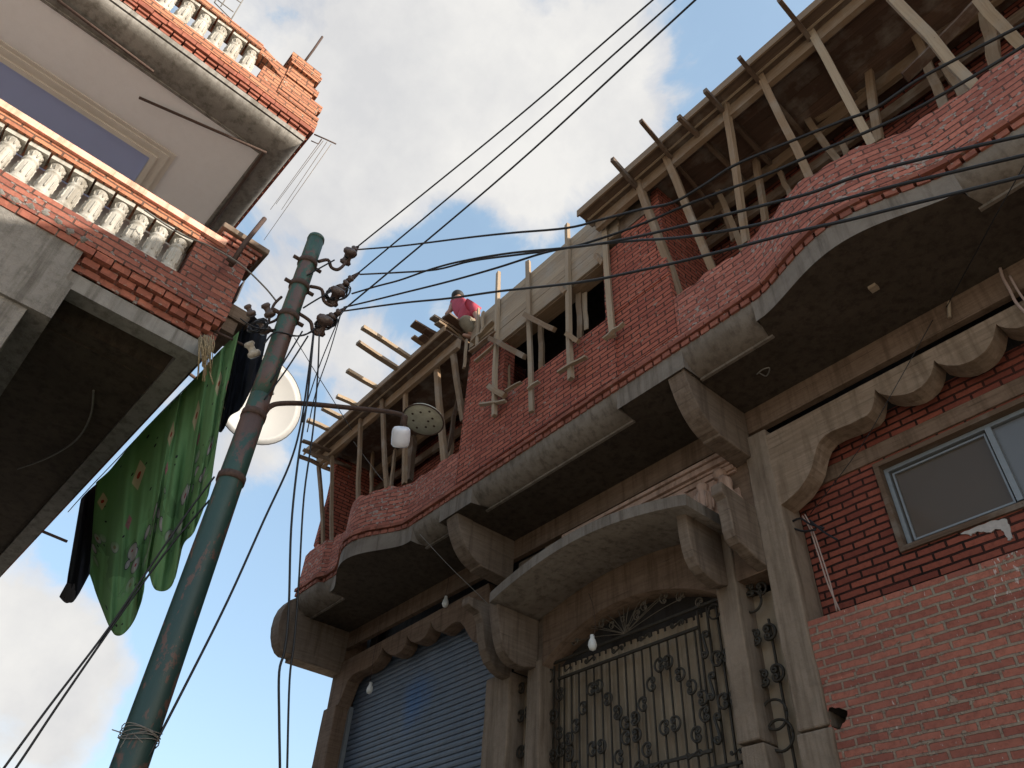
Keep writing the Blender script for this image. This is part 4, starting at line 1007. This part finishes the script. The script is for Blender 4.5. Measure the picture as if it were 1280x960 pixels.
lcourse(td, 1.471, 1.478, .002, .024, .004, -.5, .218); lcourse(td, 1.4795, 1.4865, .0065, .024, .003, -.5, .222); lcourse(td, 1.488, 1.501, .0105, .030, .001, -.5, .226)
y = -1.0
def scourse(z0, z1, off):
    x = -2.4
    while x < -1.03: lbox(td, (x, .19, z0), (x+.022, .216+off, z1)); x += .024
scourse(1.471, 1.478, .002); scourse(1.4795, 1.4865, .006); lbox(td, (-2.4, .19, 1.488), (-1.031, .226, 1.501))
td.build('brick_trim', 'brick_plain', lh)
rb = MB(); lbox(rb, (-2.4, -1.2, 1.502), (-.988, .226, 1.528)); rb.build('roof_course', 'brick_roof', lh)
b1 = None
ys = [.046-.0365*i for i in range(13)]
for y in ys:
    if b1 is None: b1 = baluster(lh, lw(-1.006, y, 1.5285), .096, .0142)
    else: copy_to(b1, lh, W(lw(-1.006, y, 1.5285)))
rr = MB(); lbox(rr, (-1.03, -1.2, 1.625), (-.985, .055, 1.645)); rr.prism([lw(-1.02, .0555, 1.645), lw(-1.02, .0555, 1.612), lw(-1.02, .076, 1.612), lw(-1.02, .1215, 1.585), lw(-1.02, .1215, 1.628), lw(-1.02, .085, 1.634)], lw(.032, 0, 0)); lbox(rr, (-1.02, .076, 1.5285), (-.988, .1215, 1.584)); rr.build('roof_rail', 'brick_roof', lh)
pr = MB()
lbox(pr, (-1.07, .122, 1.5285), (-.990, .186, 1.672))
for z0, z1, ya, yb in ((1.5285, 1.542, .122, .224), (1.5435, 1.562, .122, .215), (1.5635, 1.588, .122, .222), (1.590, 1.6, .122, .192), (1.606, 1.630, .122, .202), (1.656, 1.668, .120, .192), (1.670, 1.683, .116, .195), (1.6845, 1.700, .114, .190)):
    lbox(pr, (-1.07-random.uniform(.002, .008), ya, z0+.0003), (-.988+random.uniform(.002, .006), yb, z1))
pr.build('roof_pier', 'brick_roof', lh)
hk = MB(); hk.tube([LX(375, 85, -1.0), LX(392, 62, -.98), LX(403, 46, -.97)], .0028, 6); hk.build('iron_rod', 'rusty_iron', lh)
hk = MB(); hk.tube([LX(288, 332, -.96), LX(305, 305, -.95), LX(331, 273, -.94)], .0042, 6); hk.tube([LX(284, 322, -.955), LX(294, 330, -.955)], .0048, 6); hk.build('iron_rod', 'rusty_iron', lh)
hk = MB(); hk.tube([LX(393, 168, -1.02), LX(407, 174, -1.02), LX(420, 180, -1.02)], .0018, 6); hk.tube([LX(389, 176, -1.03), LX(398, 180, -1.03), LX(402, 174, -1.03)], .0014, 6); hk.build('line_bracket', 'rusty_iron', lh)
# rods on the ceiling
def lceil(a, b): return PZ(a, b, ZC-.016)
for a, b2 in (((174, 122), (333, 191)), ((72, 0), (192, 90))):
    m_ = MB(); m_.tube([lceil(*a), lceil(*b2)], .0032, 6); m_.build('curtain_rod', 'rusty_iron', lh)
m_ = MB(); m_.tube([PZ(330, 190, ZC-.009), PZ(303, 228, ZC-.009), PZ(258, 292, ZC-.009)], .0034, 6); m_.build('curtain_rod', 'rusty_iron', lh)
# cable hanging under the lower soffit and cable along the rail
m_ = MB(); m_.tube(catmull([PZ(117, 488, .80), PZ(113, 520, .797), PZ(95, 550, .795), PZ(60, 572, .797), PZ(22, 586, .80)], 5), .0018, 5); m_.build('ceiling_cable', 'cable_grey', lh)
m_ = MB(); m_.tube(catmull([LX(180, 262, -.955), LX(225, 292, -.953), LX(263, 308, -.948), LX(300, 330, -.935), LX(330, 358, -.93), LX(345, 376, -.93)], 5), .0015, 5); m_.build('rail_cable', 'cable_grey', lh)
# straw stuck in the corner of the slab
sb_ = empty('straw_bundle', LX(258, 425, -.985), 'tuft of dry straw sticking out under the brick corner of the balcony', 'straw')
st_ = MB()
for i in range(46):
    a = (random.uniform(248, 268), random.uniform(418, 428)); L_ = random.uniform(20, 52)
    b2 = (258+(a[0]-258)*.5+random.uniform(-7, 7), a[1]+L_)
    st_.tube([LX(*a, -.975+random.uniform(-.01, .01)), LX((a[0]+b2[0])/2+random.uniform(-2, 2), (a[1]+b2[1])/2, -.965), LX(*b2, -.965+random.uniform(-.012, .012))], .0008, 3)
st_.tube(catmull([LX(262, 465, -.965), LX(270, 490, -.965), LX(281, 512, -.965)], 4), .0012, 4)
st_.build('stalks', 'straw', sb_)
# antenna frame on the roof
an = MB()
for a, b2 in (((268, 3), (282, -20)), ((276, 8), (290, -14)), ((289, 24), (306, -4)), ((268, 3), (289, 24)), ((280, -12), (302, 4)), ((272, 0), (292, 15))):
    an.tube([LX(*a, -1.06), LX(*b2, -1.06)], .0014, 5)
tag(an.build('wire_rack', 'cable_grey'), 'thin wire rack on the roof behind the upper balusters', 'rack')
# washing lines from the roof bracket
for i, (a, b2) in enumerate([((409, 177), (352, 262)), ((414, 180), (330, 300)), ((404, 176), (345, 255)), ((398, 180), (338, 262))]):
    m_ = MB(); m_.tube([LX(*a, -1.02), LX(*b2, -1.35)], .0006, 4)
    tag(m_.build('washing_line', 'rope_tan'), 'thin washing line stretched back along the side of the balustered house', 'washing line', 'washing lines beside the balustered house')

# ================================================================== UTILITY POLE
PXp, PYp_ = -.967*.74, .2555*.74
pole = empty('utility_pole', (PXp, PYp_, GZ), 'green painted steel utility pole with rust patches and insulator arms', 'utility pole')
m_ = MB(); zc_ = .527
m_.tube([(PXp, PYp_, z) for z in lin(GZ, zc_, 10)], .0164, 24, r1=.0131); m_.tube([(PXp, PYp_, z) for z in (zc_, zc_+.004, zc_+.012, zc_+.03)], [.0131, .0129, .0124, .0121], 24)
m_.tube([(PXp, PYp_, z) for z in lin(zc_+.03, .848, 8)], .0121, 24, r1=.0113); m_.lathe([(.0113, 0), (.0121, .001), (.0115, .006), (.007, .010), (.001, .011)], (PXp, PYp_, .8465), 24)
m_.build('shaft', 'pole_paint', pole)
for i, (px, py) in enumerate(((384, 330), (376, 360), (362, 398), (318, 521), (290, 600))):
    z = PX(px, py, PXp).z; r = (.0122, .0124, .0126, .0130, .0138)[i]
    m_ = MB(); m_.lathe([(r-.002, -.004), (r+.001, -.004), (r+.001, .004), (r-.002, .004)], (PXp, PYp_, z), 22)
    if i < 3:
        m_.tube([Vector((PXp, PYp_-.011, z)), Vector((PXp, PYp_-.021, z))], .0028, 6); m_.tube([Vector((PXp, PYp_+.011, z)), Vector((PXp, PYp_+.021, z))], .0028, 6)
    m_.build('clamp', 'rusty_iron', pole)
# hooked arms with insulators
def onpole(px, py, dx=0.0): return PX(px, py, PXp+dx)
def insul(c, ax, s=1.0, mat='porcelain_brown'):
    m_ = MB(); m_.lathe([(.002*s, -.013*s), (.007*s, -.012*s), (.0085*s, -.008*s), (.0060*s, -.005*s), (.0055*s, -.002*s), (.0060*s, .002*s), (.0095*s, .004*s), (.0105*s, .008*s), (.0085*s, .012*s), (.004*s, .0135*s)], c, 14, ax)
    return m_.build('insulator', mat, pole)
arms = [([(398, 327), (410, 325), (414, 334), (422, 337), (430, 331), (436, 322)], (435, 321), 1.0), ([(388, 358), (402, 362), (405, 376), (414, 382), (420, 378)], (419, 371), 1.05), ([(374, 392), (388, 402), (391, 414), (398, 418), (403, 412)], (402.5, 407), 1.1)]
for pts, c, sc in arms:
    m_ = MB(); m_.tube(catmull([onpole(a, b2, .006) for a, b2 in pts], 4), .0024, 6); m_.build('insulator_arm', 'rusty_iron', pole)
    insul(onpole(*c, .006), AR*.45+AU*.9, sc*1.0)
insul(onpole(440, 313, .006), AR*.9+AU*.45, .55, 'porcelain_brown')
for (px, py, s_) in ((424, 362, .6), (430, 356, .55), (436, 350, .5), (412, 398, .6), (421, 392, .5)): insul(onpole(px, py, .004), AR*.8+AU*.6, s_)
for pts in ([(352, 371), (343, 380), (338, 392), (336, 402)], [(352, 390), (345, 400), (330, 405), (322, 402)], [(342, 414), (333, 412), (330, 405)]):
    m_ = MB(); m_.tube(catmull([onpole(a, b2, -.02) for a, b2 in pts], 4), .0018, 6); m_.build('insulator_arm', 'rusty_iron', pole)
for (px, py, s_, mt) in ((335, 388, .75, 'porcelain_brown'), (329, 408, .8, 'porcelain_brown'), (315, 437, .8, 'porcelain_cream'), (312, 388, .6, 'porcelain_brown')): insul(onpole(px, py, -.02), AR*.4-AU*.8, s_, mt)
for a, b2 in (((440, 313), (448, 308.5)), ((434, 352), (449, 341)), ((419, 394), (432, 385)), ((440, 314), (446, 312))):
    m_ = MB(); m_.tube([onpole(*a, .005), onpole((a[0]+b2[0])/2, (a[1]+b2[1])/2, .006), onpole(*b2, .006)], [.0042, .0036, .0016], 7); m_.build('dead_end_clamp', 'rusty_iron', pole)
# tangled tie wires round the insulators
for (cx, cy, rr_, n) in ((421, 366, 13, 7), (408, 402, 12, 6), (437, 318, 6, 3), (322, 408, 11, 4)):
    for i in range(n):
        a0 = random.uniform(0, 6.28); pts = []
        ex = random.uniform(.5, 1.0)
        for j in range(12):
            a = a0+j*6.28/10; r_ = rr_*(1+random.uniform(-.2, .2))
            pts.append(onpole(cx+8*(ex-.7)+r_*math.cos(a)*1.0+.25*r_*math.sin(a), cy+r_*ex*math.sin(a)*.7-.4*r_*math.cos(a), random.uniform(-.012, .012)))
        m_ = MB(); m_.tube(catmull(pts, 3), .0010, 4); m_.build('tie_wire', 'cable_black', pole)
for pts in ([(384, 344), (400, 335), (418, 325)], [(379, 385), (395, 375), (418, 362)], [(362, 420), (380, 419), (395, 410)], [(330, 430), (345, 415), (372, 420), (392, 414)], [(300, 398), (320, 410), (345, 412)]):
    m_ = MB(); m_.tube(catmull([onpole(a, b2, .012) for a, b2 in pts], 4), .0011, 4); m_.build('jumper_wire', 'cable_black', pole)
m_ = MB(); 
for i in range(5):
    z = PX(160, 918, PXp).z+i*.0022-.004; m_.tube([Vector((PXp+.0163*math.cos(a), PYp_+.0163*math.sin(a), z+.002*math.sin(2*a+i))) for a in lin(0, 6.283, 18)], .00045, 4)
for (a, b2) in (((160, 918), (188, 913)), ((160, 918), (150, 935)), ((165, 916), (178, 928)), ((158, 918), (140, 912))): m_.tube([PX(*a, PXp+.019), PX(*b2, PXp+.025)], .00045, 4)
m_.build('tie_string', 'cable_grey', pole)
# street lamp on the pole
lamp = empty('street_lamp', PX(330, 522, PXp), 'curved pipe street lamp with spotted disc shade and white bulb on the green pole', 'street lamp')
m_ = MB(); m_.tube(catmull([PX(327, 527, PXp), PX(331, 516, PXp), PX(338, 508, PXp), PX(350, 504.5, PXp), (PX(380, 504.5, PXp)), PX(430, 509, PXp), PX(480, 514, PXp), PX(500, 518, PXp), PX(506, 523, PXp)], 5), .0032, 8); m_.build('arm', 'rusty_iron', lamp)
dc = PX(529, 525, PXp); un = (AU*.62+AF*.74+AR*.16).normalized(); Rd = .0285
m_ = MB(); m_.lathe([(.001, .0), (Rd*.97, .0), (Rd, .0016), (Rd*.95, .0042), (Rd*.5, .0075), (.001, .009)], dc, 32, un); m_.build('shade', 'lamp_metal', lamp)
rm = MB()
a1 = un.cross(Vector((0, 0, 1))).normalized(); a2 = un.cross(a1)
rm.tube([dc+(a1*math.cos(2*math.pi*i/32)+a2*math.sin(2*math.pi*i/32))*Rd for i in range(33)], .0011, 5); rm.build('rim', 'rusty_iron', lamp)
rs = MB()
for (a, r_) in ((.3, .5), (1.2, .6), (2.0, .45), (2.8, .65), (3.6, .5), (4.4, .6), (5.2, .5), (5.9, .7), (.8, .25)):
    c = dc+(a1*math.cos(a)+a2*math.sin(a))*Rd*r_; rs = MB(); rs.lathe([(.0018, -.0006), (.0014, .0004)], c, 8, un); rs.build('rust_spot', 'rust_spots', lamp)
bc = PX(503, 533, PXp)
m_ = MB(); m_.lathe([(.0035, -.002), (.0045, .0), (.0045, .010), (.003, .0125)], PX(504.5, 530, PXp), 12, AU*.9+AR*.12); m_.build('socket', 'rusty_iron', lamp)
m_ = MB(); ax = (AU*.94+AR*.10-AF*.1).normalized(); m_.lathe([(.004, -.0135), (.0095, -.013), (.0118, -.0105), (.0122, -.004), (.0122, .006), (.0115, .010), (.0095, .0125), (.004, .0135)], PX(501, 546, PXp), 24, ax); m_.build('bulb', 'lamp_plastic', lamp)

# ================================================================== CABLES
P0 = Vector((PXp, PYp_, 0)); dirc = Vector((1.3, .50, 0))-P0; nc = Vector((-dirc.y, dirc.x, 0)).normalized()
def onplane(px, py, off=0.0):
    d = ray(px, py); return d*((P0.dot(nc)+off)/d.dot(nc))
CG = 'black cables running from the pole to the right along the facade'
def cable(pts, r, label, group=None, mat='cable_black', off=0.0, n=5):
    m_ = MB(); m_.tube(catmull([onplane(a, b2, off) for a, b2 in pts], 5), r, n)
    return tag(m_.build('power_cable', mat), label, 'cable', group)
rc = .00102
cable([(446, 312), (500, 307.5), (584, 297), (640, 291), (708, 285), (753, 274), (800, 262), (841, 253), (880, 231), (917, 207), (980, 180), (1050, 152), (1094, 135), (1145, 101), (1210, 66), (1280, 30), (1330, 5)], rc, 'uppermost of the long cables from the pole, crossing the deck props', CG)
cable([(450, 343), (500, 340.5), (545, 337), (590, 326), (650, 318), (708, 310), (760, 295), (809, 277), (866, 253), (951, 221), (1020, 191), (1094, 160), (1150, 133), (1217, 95), (1280, 57), (1330, 25)], rc, 'second cable from the top, crossing the foot of the deck props', CG, off=.006)
cable([(440, 367), (470, 358), (500, 350), (540, 336), (579, 326), (640, 316), (725, 308), (790, 297), (858, 281), (940, 260), (1010, 242), (1060, 224), (1103, 211), (1187, 190), (1280, 169), (1340, 155)], rc, 'middle cable from the pole, running along the curved parapet', CG, off=-.006)
cable([(430, 384), (460, 377), (500, 367), (560, 352), (620, 335), (680, 316), (725, 307.5), (790, 301), (858, 296), (950, 280), (1030, 256), (1103, 236), (1187, 216), (1280, 194), (1340, 180)], rc, 'fourth cable from the top, crossing the brick trim of the right bulge', CG, off=.004)
cable([(428, 389), (500, 379), (560, 373), (624, 364), (725, 352.7), (800, 338), (860, 324.5), (925, 308), (993, 290), (1060, 275), (1111, 262), (1200, 240), (1280, 220), (1340, 206)], rc, 'lowest cable of the run, crossing the concrete edge of the balcony', CG, off=-.004)
SG = 'three cables rising from the pole across the sky'
def skyc(a, pts, r, label):
    # rises from the pole and runs on at about pole height towards the viewer's side of the street
    P = [onpole(*a, .006)]+[PZ(px, py, z) for px, py, z in pts]
    P.append(P[-1]+(P[-1]-P[-2])*2.2)
    m_ = MB(); m_.tube(catmull(P, 8), r, 5); tag(m_.build('power_cable', 'cable_black'), label, 'cable', SG)
zz = PX(440, 313, PXp).z
skyc((446, 309), [(640, 152, zz+.0), (816, 0, zz+.01)], .0011, 'uppermost sky cable, reaching the top edge furthest left')
skyc((447, 342), [(640, 180, zz-.03), (844, 0, zz-.02)], .0011, 'middle sky cable of the three rising to the top edge')
skyc((431, 386), [(640, 210, zz-.06), (869, 0, zz-.05)], .0012, 'lowest sky cable, reaching the top edge furthest right')
DG = 'thin cables dropping from the pole insulators'
def drop(pts, r, label, dx=.01, mat='cable_black'):
    P = [PX(a, b2, PXp+dx) for a, b2 in pts]
    if pts[-1][1] > 1000:
        e = P[-1].copy(); P += [Vector((e.x, e.y, e.z+(GZ+.05-e.z)*q)) for q in (.1, .25, .5, .75, 1.0)]
    m_ = MB(); m_.tube(catmull(P, 5), r, 4); tag(m_.build('drop_cable', mat), label, 'cable', DG)
drop([(392, 414), (385, 470), (376, 530), (362, 580), (330, 650), (285, 750), (230, 860), (178, 960), (150, 1010)], .0012, 'drop cable slanting down right beside the pole shaft')
drop([(392, 418), (384, 500), (372, 580), (364, 660), (361, 760), (356, 812), (349, 840), (349, 900), (350, 965), (350, 1010)], .0013, 'left of the two drop cables hanging in front of the bracket end', .03)
drop([(399, 418), (397, 470), (391, 540), (380, 620), (374, 720), (368, 800), (362, 850), (359, 960), (358, 1010)], .0011, 'right of the two drop cables hanging in front of the bracket end', .03)
drop([(428, 386), (412, 440), (395, 490), (384, 540)], .0007, 'thin wire from the lowest insulator down to the lamp arm', .02)
drop([(425, 395), (402, 450), (385, 500), (378, 528)], .0007, 'second thin wire down to the lamp arm, left of its twin', .02)
drop([(368, 422), (390, 458), (410, 490), (440, 538)], .0006, 'thin wire slanting down right across the cloud', .04)
drop([(378, 414), (355, 452), (338, 478)], .001, 'upper short wire looping back onto the pole above the dish', .012)
drop([(385, 420), (358, 462), (330, 500)], .001, 'lower short wire looping back onto the pole beside the dish', .012)
def thin(P, r, label, group=None, mat='cable_grey'):
    m_ = MB(); m_.tube(catmull(P, 5), r, 4); tag(m_.build('thin_wire', mat), label, 'wire', group)
thin([PY(525, 668, .80), PY(560, 706, .86), PY(600, 745, .93), PY(640, 785, .99)], .0007, 'pale wire slanting from the balcony edge to the canopy bracket')
thin([PY(1290, 190, .78), PY(1250, 260, .84), PY(1215, 325, .92), PY(1183, 384, .99)], .0008, 'thin wire falling from the balcony edge to the beam at the right', None, 'cable_black')
thin([PY(1166, 400, .985), PY(1118, 486, .98), PY(1075, 560, .985), PY(1013, 642, 1.02)], .0007, 'thin wire slanting across the scalloped panel beside the window', None, 'cable_black')
thin([PY(442, 552, .79), PY(470, 590, .80), PY(479, 601, .80)], .0007, 'short pale wire crossing the props behind the lamp')
for i, (pts, lab) in enumerate([([(268, 596), (235, 640), (190, 705), (136, 785), (60, 885), (5, 960), (-30, 1010)], 'upper of the two lines sloping from the pole past the green sheet'), ([(262, 625), (215, 680), (165, 748), (125, 805), (70, 885), (20, 960), (-20, 1015)], 'lower of the two lines sloping from the pole past the green sheet')]):
    m_ = MB(); m_.tube(catmull([PX(a, b2, PXp-.015+.0*k) for k, (a, b2) in enumerate(pts)], 5), .0010, 4); tag(m_.build('sloping_line', 'cable_black'), lab, 'cable', 'lines sloping past the green sheet')

# ================================================================== WASHING
def cloth(name, cols, Yp, mat, label, cat, nfold, amp, nv=36, sub=6, sag=0.0, thick=.002):
    T = catmull([Vector((a[0], a[1], 0)) for a, b2 in cols], sub); B = catmull([Vector((b2[0], b2[1], 0)) for a, b2 in cols], sub)
    n = len(T); rows, uvs = [], []
    for j in range(nv+1):
        v = j/nv; r, uu = [], []
        for i in range(n):
            u = i/(n-1); p = T[i].lerp(B[i], v)
            w = amp*(.35+.65*v)*(math.sin(u*nfold*6.28+1.3*math.sin(v*2.5+u*3))+.5*math.sin(u*nfold*2.3*6.28+v*3+1)+.25*math.sin(u*nfold*4.1*6.28-v*2)+.12*math.sin(u*nfold*7.7*6.28+v*5)+.10*math.sin(v*17+u*9))
            r.append(LYp(p.x, p.y, Yp+w)); uu.append((u, 1-v))
        rows.append(r); uvs.append(uu)
    mb = MB(); mb.grid(rows, uvs); o = mb.build(name, mat)
    sd = o.modifiers.new('Solid', 'SOLIDIFY'); sd.thickness = thick
    return tag(o, label, cat)
cloth('bed_sheet', [((120, 603), (112, 718)), ((137, 588), (126, 757)), ((155, 566), (143, 793)), ((182, 535), (161, 786)), ((205, 513), (177, 752)), ((222, 496), (184, 712)), ((232, 486), (194, 737)), ((250, 467), (215, 732)), ((262, 452), (229, 682)), ((275, 438), (243, 664)), ((285, 428), (262, 612)), ((299, 414), (268, 560))], .232, 'sheet_print',
      'green printed bed sheet hanging below the balcony on the washing line', 'bed sheet', 3.4, .010, nv=48, sub=8)
cloth('black_robe', [((296, 418), (268, 535)), ((304, 398), (277, 540)), ((313, 392), (288, 520)), ((322, 399), (303, 508)), ((336, 409), (325, 462))], .262, 'black_cloth', 'long black robe hanging between the green sheet and the pole', 'robe', 2.2, .008)
cloth('black_trousers', [((101, 624), (80, 748)), ((110, 614), (92, 752)), ((123, 603), (113, 716))], .246, 'black_cloth', 'black trousers hanging at the left end of the washing line', 'trousers', 1.6, .006)
cloth('grey_sock', [((84, 728), (74, 746)), ((90, 730), (83, 754)), ((97, 729), (93, 750))], .243, 'grey_cloth', 'small grey cloth end hanging below the black trousers', 'cloth', 1, .003, nv=8)
m_ = MB(); m_.tube(catmull([LYp(a, b2, .238) for a, b2 in ((320, 393), (290, 424), (250, 467), (200, 517), (150, 570), (110, 612), (85, 640))], 4), .001, 4); tag(m_.build('washing_line', 'cable_black'), 'dark washing line carrying the green sheet and black clothes', 'washing line')
m_ = MB(); m_.beam(PZ(62, 666, .85)+lw(0, -.08, 0), PZ(84, 677, .85), .005, .005); m_.build('line_arm', 'rusty_iron', lh)
m_ = MB(); m_.tube([LX(263, 412, -1.0), LX(290, 424, -.99), LX(313, 436, -.985)], .0022, 6); m_.build('line_arm', 'rusty_iron', lh)
# satellite dish
SUN = Vector((1.6, 1.0, .71)).normalized()
ds = empty('satellite_dish', PD(325, 499, 2.6), 'white satellite dish with dark rim half hidden behind the green pole', 'satellite dish')
dn = (-ray(325, 503).normalized()*.8+SUN*.62).normalized(); dcn = PD(325, 499, 2.6); Rr_ = .150
m_ = MB(); m_.lathe([(.002, -.020), (Rr_*.3, -.0185), (Rr_*.6, -.013), (Rr_*.85, -.005), (Rr_, .0), (Rr_, .0015), (Rr_*.85, -.0035), (Rr_*.6, -.0115), (.002, -.0185)], dcn, 40, dn); m_.build('reflector', 'dish_white', ds)
a1 = dn.cross(Vector((0, 0, 1))).normalized(); a2 = dn.cross(a1)
m_ = MB(); m_.tube([dcn+(a1*math.cos(2*math.pi*i/40)+a2*math.sin(2*math.pi*i/40))*Rr_ for i in range(41)], .002, 5); m_.build('rim', 'cable_black', ds)
m_ = MB(); m_.tube(catmull([dcn-dn*.02, dcn-dn*.07+Vector((0, -.05, -.03)), lw(-1.85, .17, dcn.z-.10)], 4), .005, 6); m_.build('mount', 'rusty_iron', ds)
m_ = MB(); m_.tube([dcn-a2*Rr_, dcn+dn*.07-a2*.03, dcn+dn*.075], .0025, 5); m_.lathe([(.004, 0), (.006, .004), (.006, .012), (.003, .016)], dcn+dn*.07, 10, dn); m_.build('feed_arm', 'cable_black', ds)

# ================================================================== CAMERA, LIGHT, SKY
cam = bpy.data.cameras.new('camera'); co_ = bpy.data.objects.new('camera', cam); COL.objects.link(co_)
mm = Matrix((AR, AU, -AF)).transposed().to_4x4(); mm.translation = (0, 0, CZ); co_.matrix_world = mm
cam.sensor_width = 36; cam.lens = F/1280*36; cam.clip_end = 2000; cam.clip_start = .05
scene.camera = co_
sl = bpy.data.lights.new('sun', 'SUN'); sl.energy = 3.2; sl.angle = R(.5); sl.color = (1, .92, .80)
so = bpy.data.objects.new('sun', sl); COL.objects.link(so); so.rotation_euler = (-SUN).to_track_quat('-Z', 'Y').to_euler(); so.location = (10, 10, 30)
w = bpy.data.worlds.new('World'); scene.world = w; w.use_nodes = True; nt = w.node_tree; gq = NT(nt)
bg = nt.nodes['Background']; out = nt.nodes['World Output']
sky = gq.n('ShaderNodeTexSky', sky_type='NISHITA'); sky.sun_disc = False
sky.sun_elevation = math.asin(SUN.z); sky.sun_rotation = math.atan2(SUN.x, SUN.y)
sky.air_density = 1.0; sky.dust_density = 2.5; sky.ozone_density = 1.0
gq.l(sky.outputs[0], bg.inputs['Color']); bg.inputs['Strength'].default_value = .15
bg2 = gq.n('ShaderNodeBackground')
gen = gq.n('ShaderNodeTexCoord').outputs['Generated']
k = None
blobs = [(430, 60, 15, .34), (560, 150, 13, .34), (640, 60, 12, .30), (380, 230, 10, .30), (470, 190, 8, .22), (700, 200, 8, .16), (770, 130, 8, .16), (450, 420, 5, .22), (480, 470, 5, .22), (20, 860, 8, .34), (120, 880, 5, .26), (300, 560, 4, .24), (320, 600, 4.5, .22), (600, 330, 6, -.22), (820, 60, 6, .14), (960, 60, 6, .12), (552, 390, 1.6, .30), (350, 400, 6, .3), (250, 900, 8, -.25), (320, 800, 8, -.25), (690, 230, 5, .1), (520, 300, 5, -.15), (430, 300, 4, .08), (900, 40, 7, -.22), (770, 300, 6, -.15), (330, 720, 7, -.15), (230, 940, 7, -.15), (30, 800, 6, .15)]
for (px, py, ang, amp) in blobs:
    d = ray(px, py).normalized()
    dt = gq.n('ShaderNodeVectorMath', operation='DOT_PRODUCT'); gq.l(gen, dt.inputs[0]); dt.inputs[1].default_value = d
    mr = gq.n('ShaderNodeMapRange'); mr.interpolation_type = 'SMOOTHSTEP'; gq.l(dt.outputs['Value'], mr.inputs[0])
    mr.inputs[1].default_value = math.cos(R(ang)); mr.inputs[2].default_value = 1.0; mr.inputs[3].default_value = 0; mr.inputs[4].default_value = amp
    k = mr.outputs[0] if k is None else gq.math('ADD', k, mr.outputs[0])
n1 = gq.noise(gen, 5.5, 10, .62, .35); n2 = gq.noise(gen, 2.2, 4, .5)
tot = gq.math('ADD', gq.math('ADD', k, gq.math('ADD', gq.math('MULTIPLY', n1, 1.7), -.40)), gq.math('MULTIPLY', gq.math('SUBTRACT', n2, .5), .25))
mask = gq.ramp(tot, [(.34, .45), (.50, .50), (.64, .75), (.84, 1.0)])
shade = gq.ramp(gq.noise(gen, 3.6, 7, .6), [(.36, (.80, .80, .81)), (.58, (1.0, .985, .955))])
veil = gq.ramp(tot, [(.46, 0.0), (.66, 1.0)])
gq.l(gq.mix(veil, (.56, .80, 1.0), shade), bg2.inputs['Color']); bg2.inputs['Strength'].default_value = .40
mx = gq.n('ShaderNodeMixShader'); gq.l(mask, mx.inputs[0]); gq.l(bg.outputs[0], mx.inputs[1]); gq.l(bg2.outputs[0], mx.inputs[2]); gq.l(mx.outputs[0], out.inputs['Surface'])
scene.render.engine = 'CYCLES'
scene.cycles.max_bounces = 8; scene.cycles.diffuse_bounces = 5
scene.view_settings.view_transform = 'Standard'; scene.view_settings.look = 'None'; scene.view_settings.gamma = 1; scene.view_settings.use_curve_mapping = False
scene.view_settings.exposure = 1.16
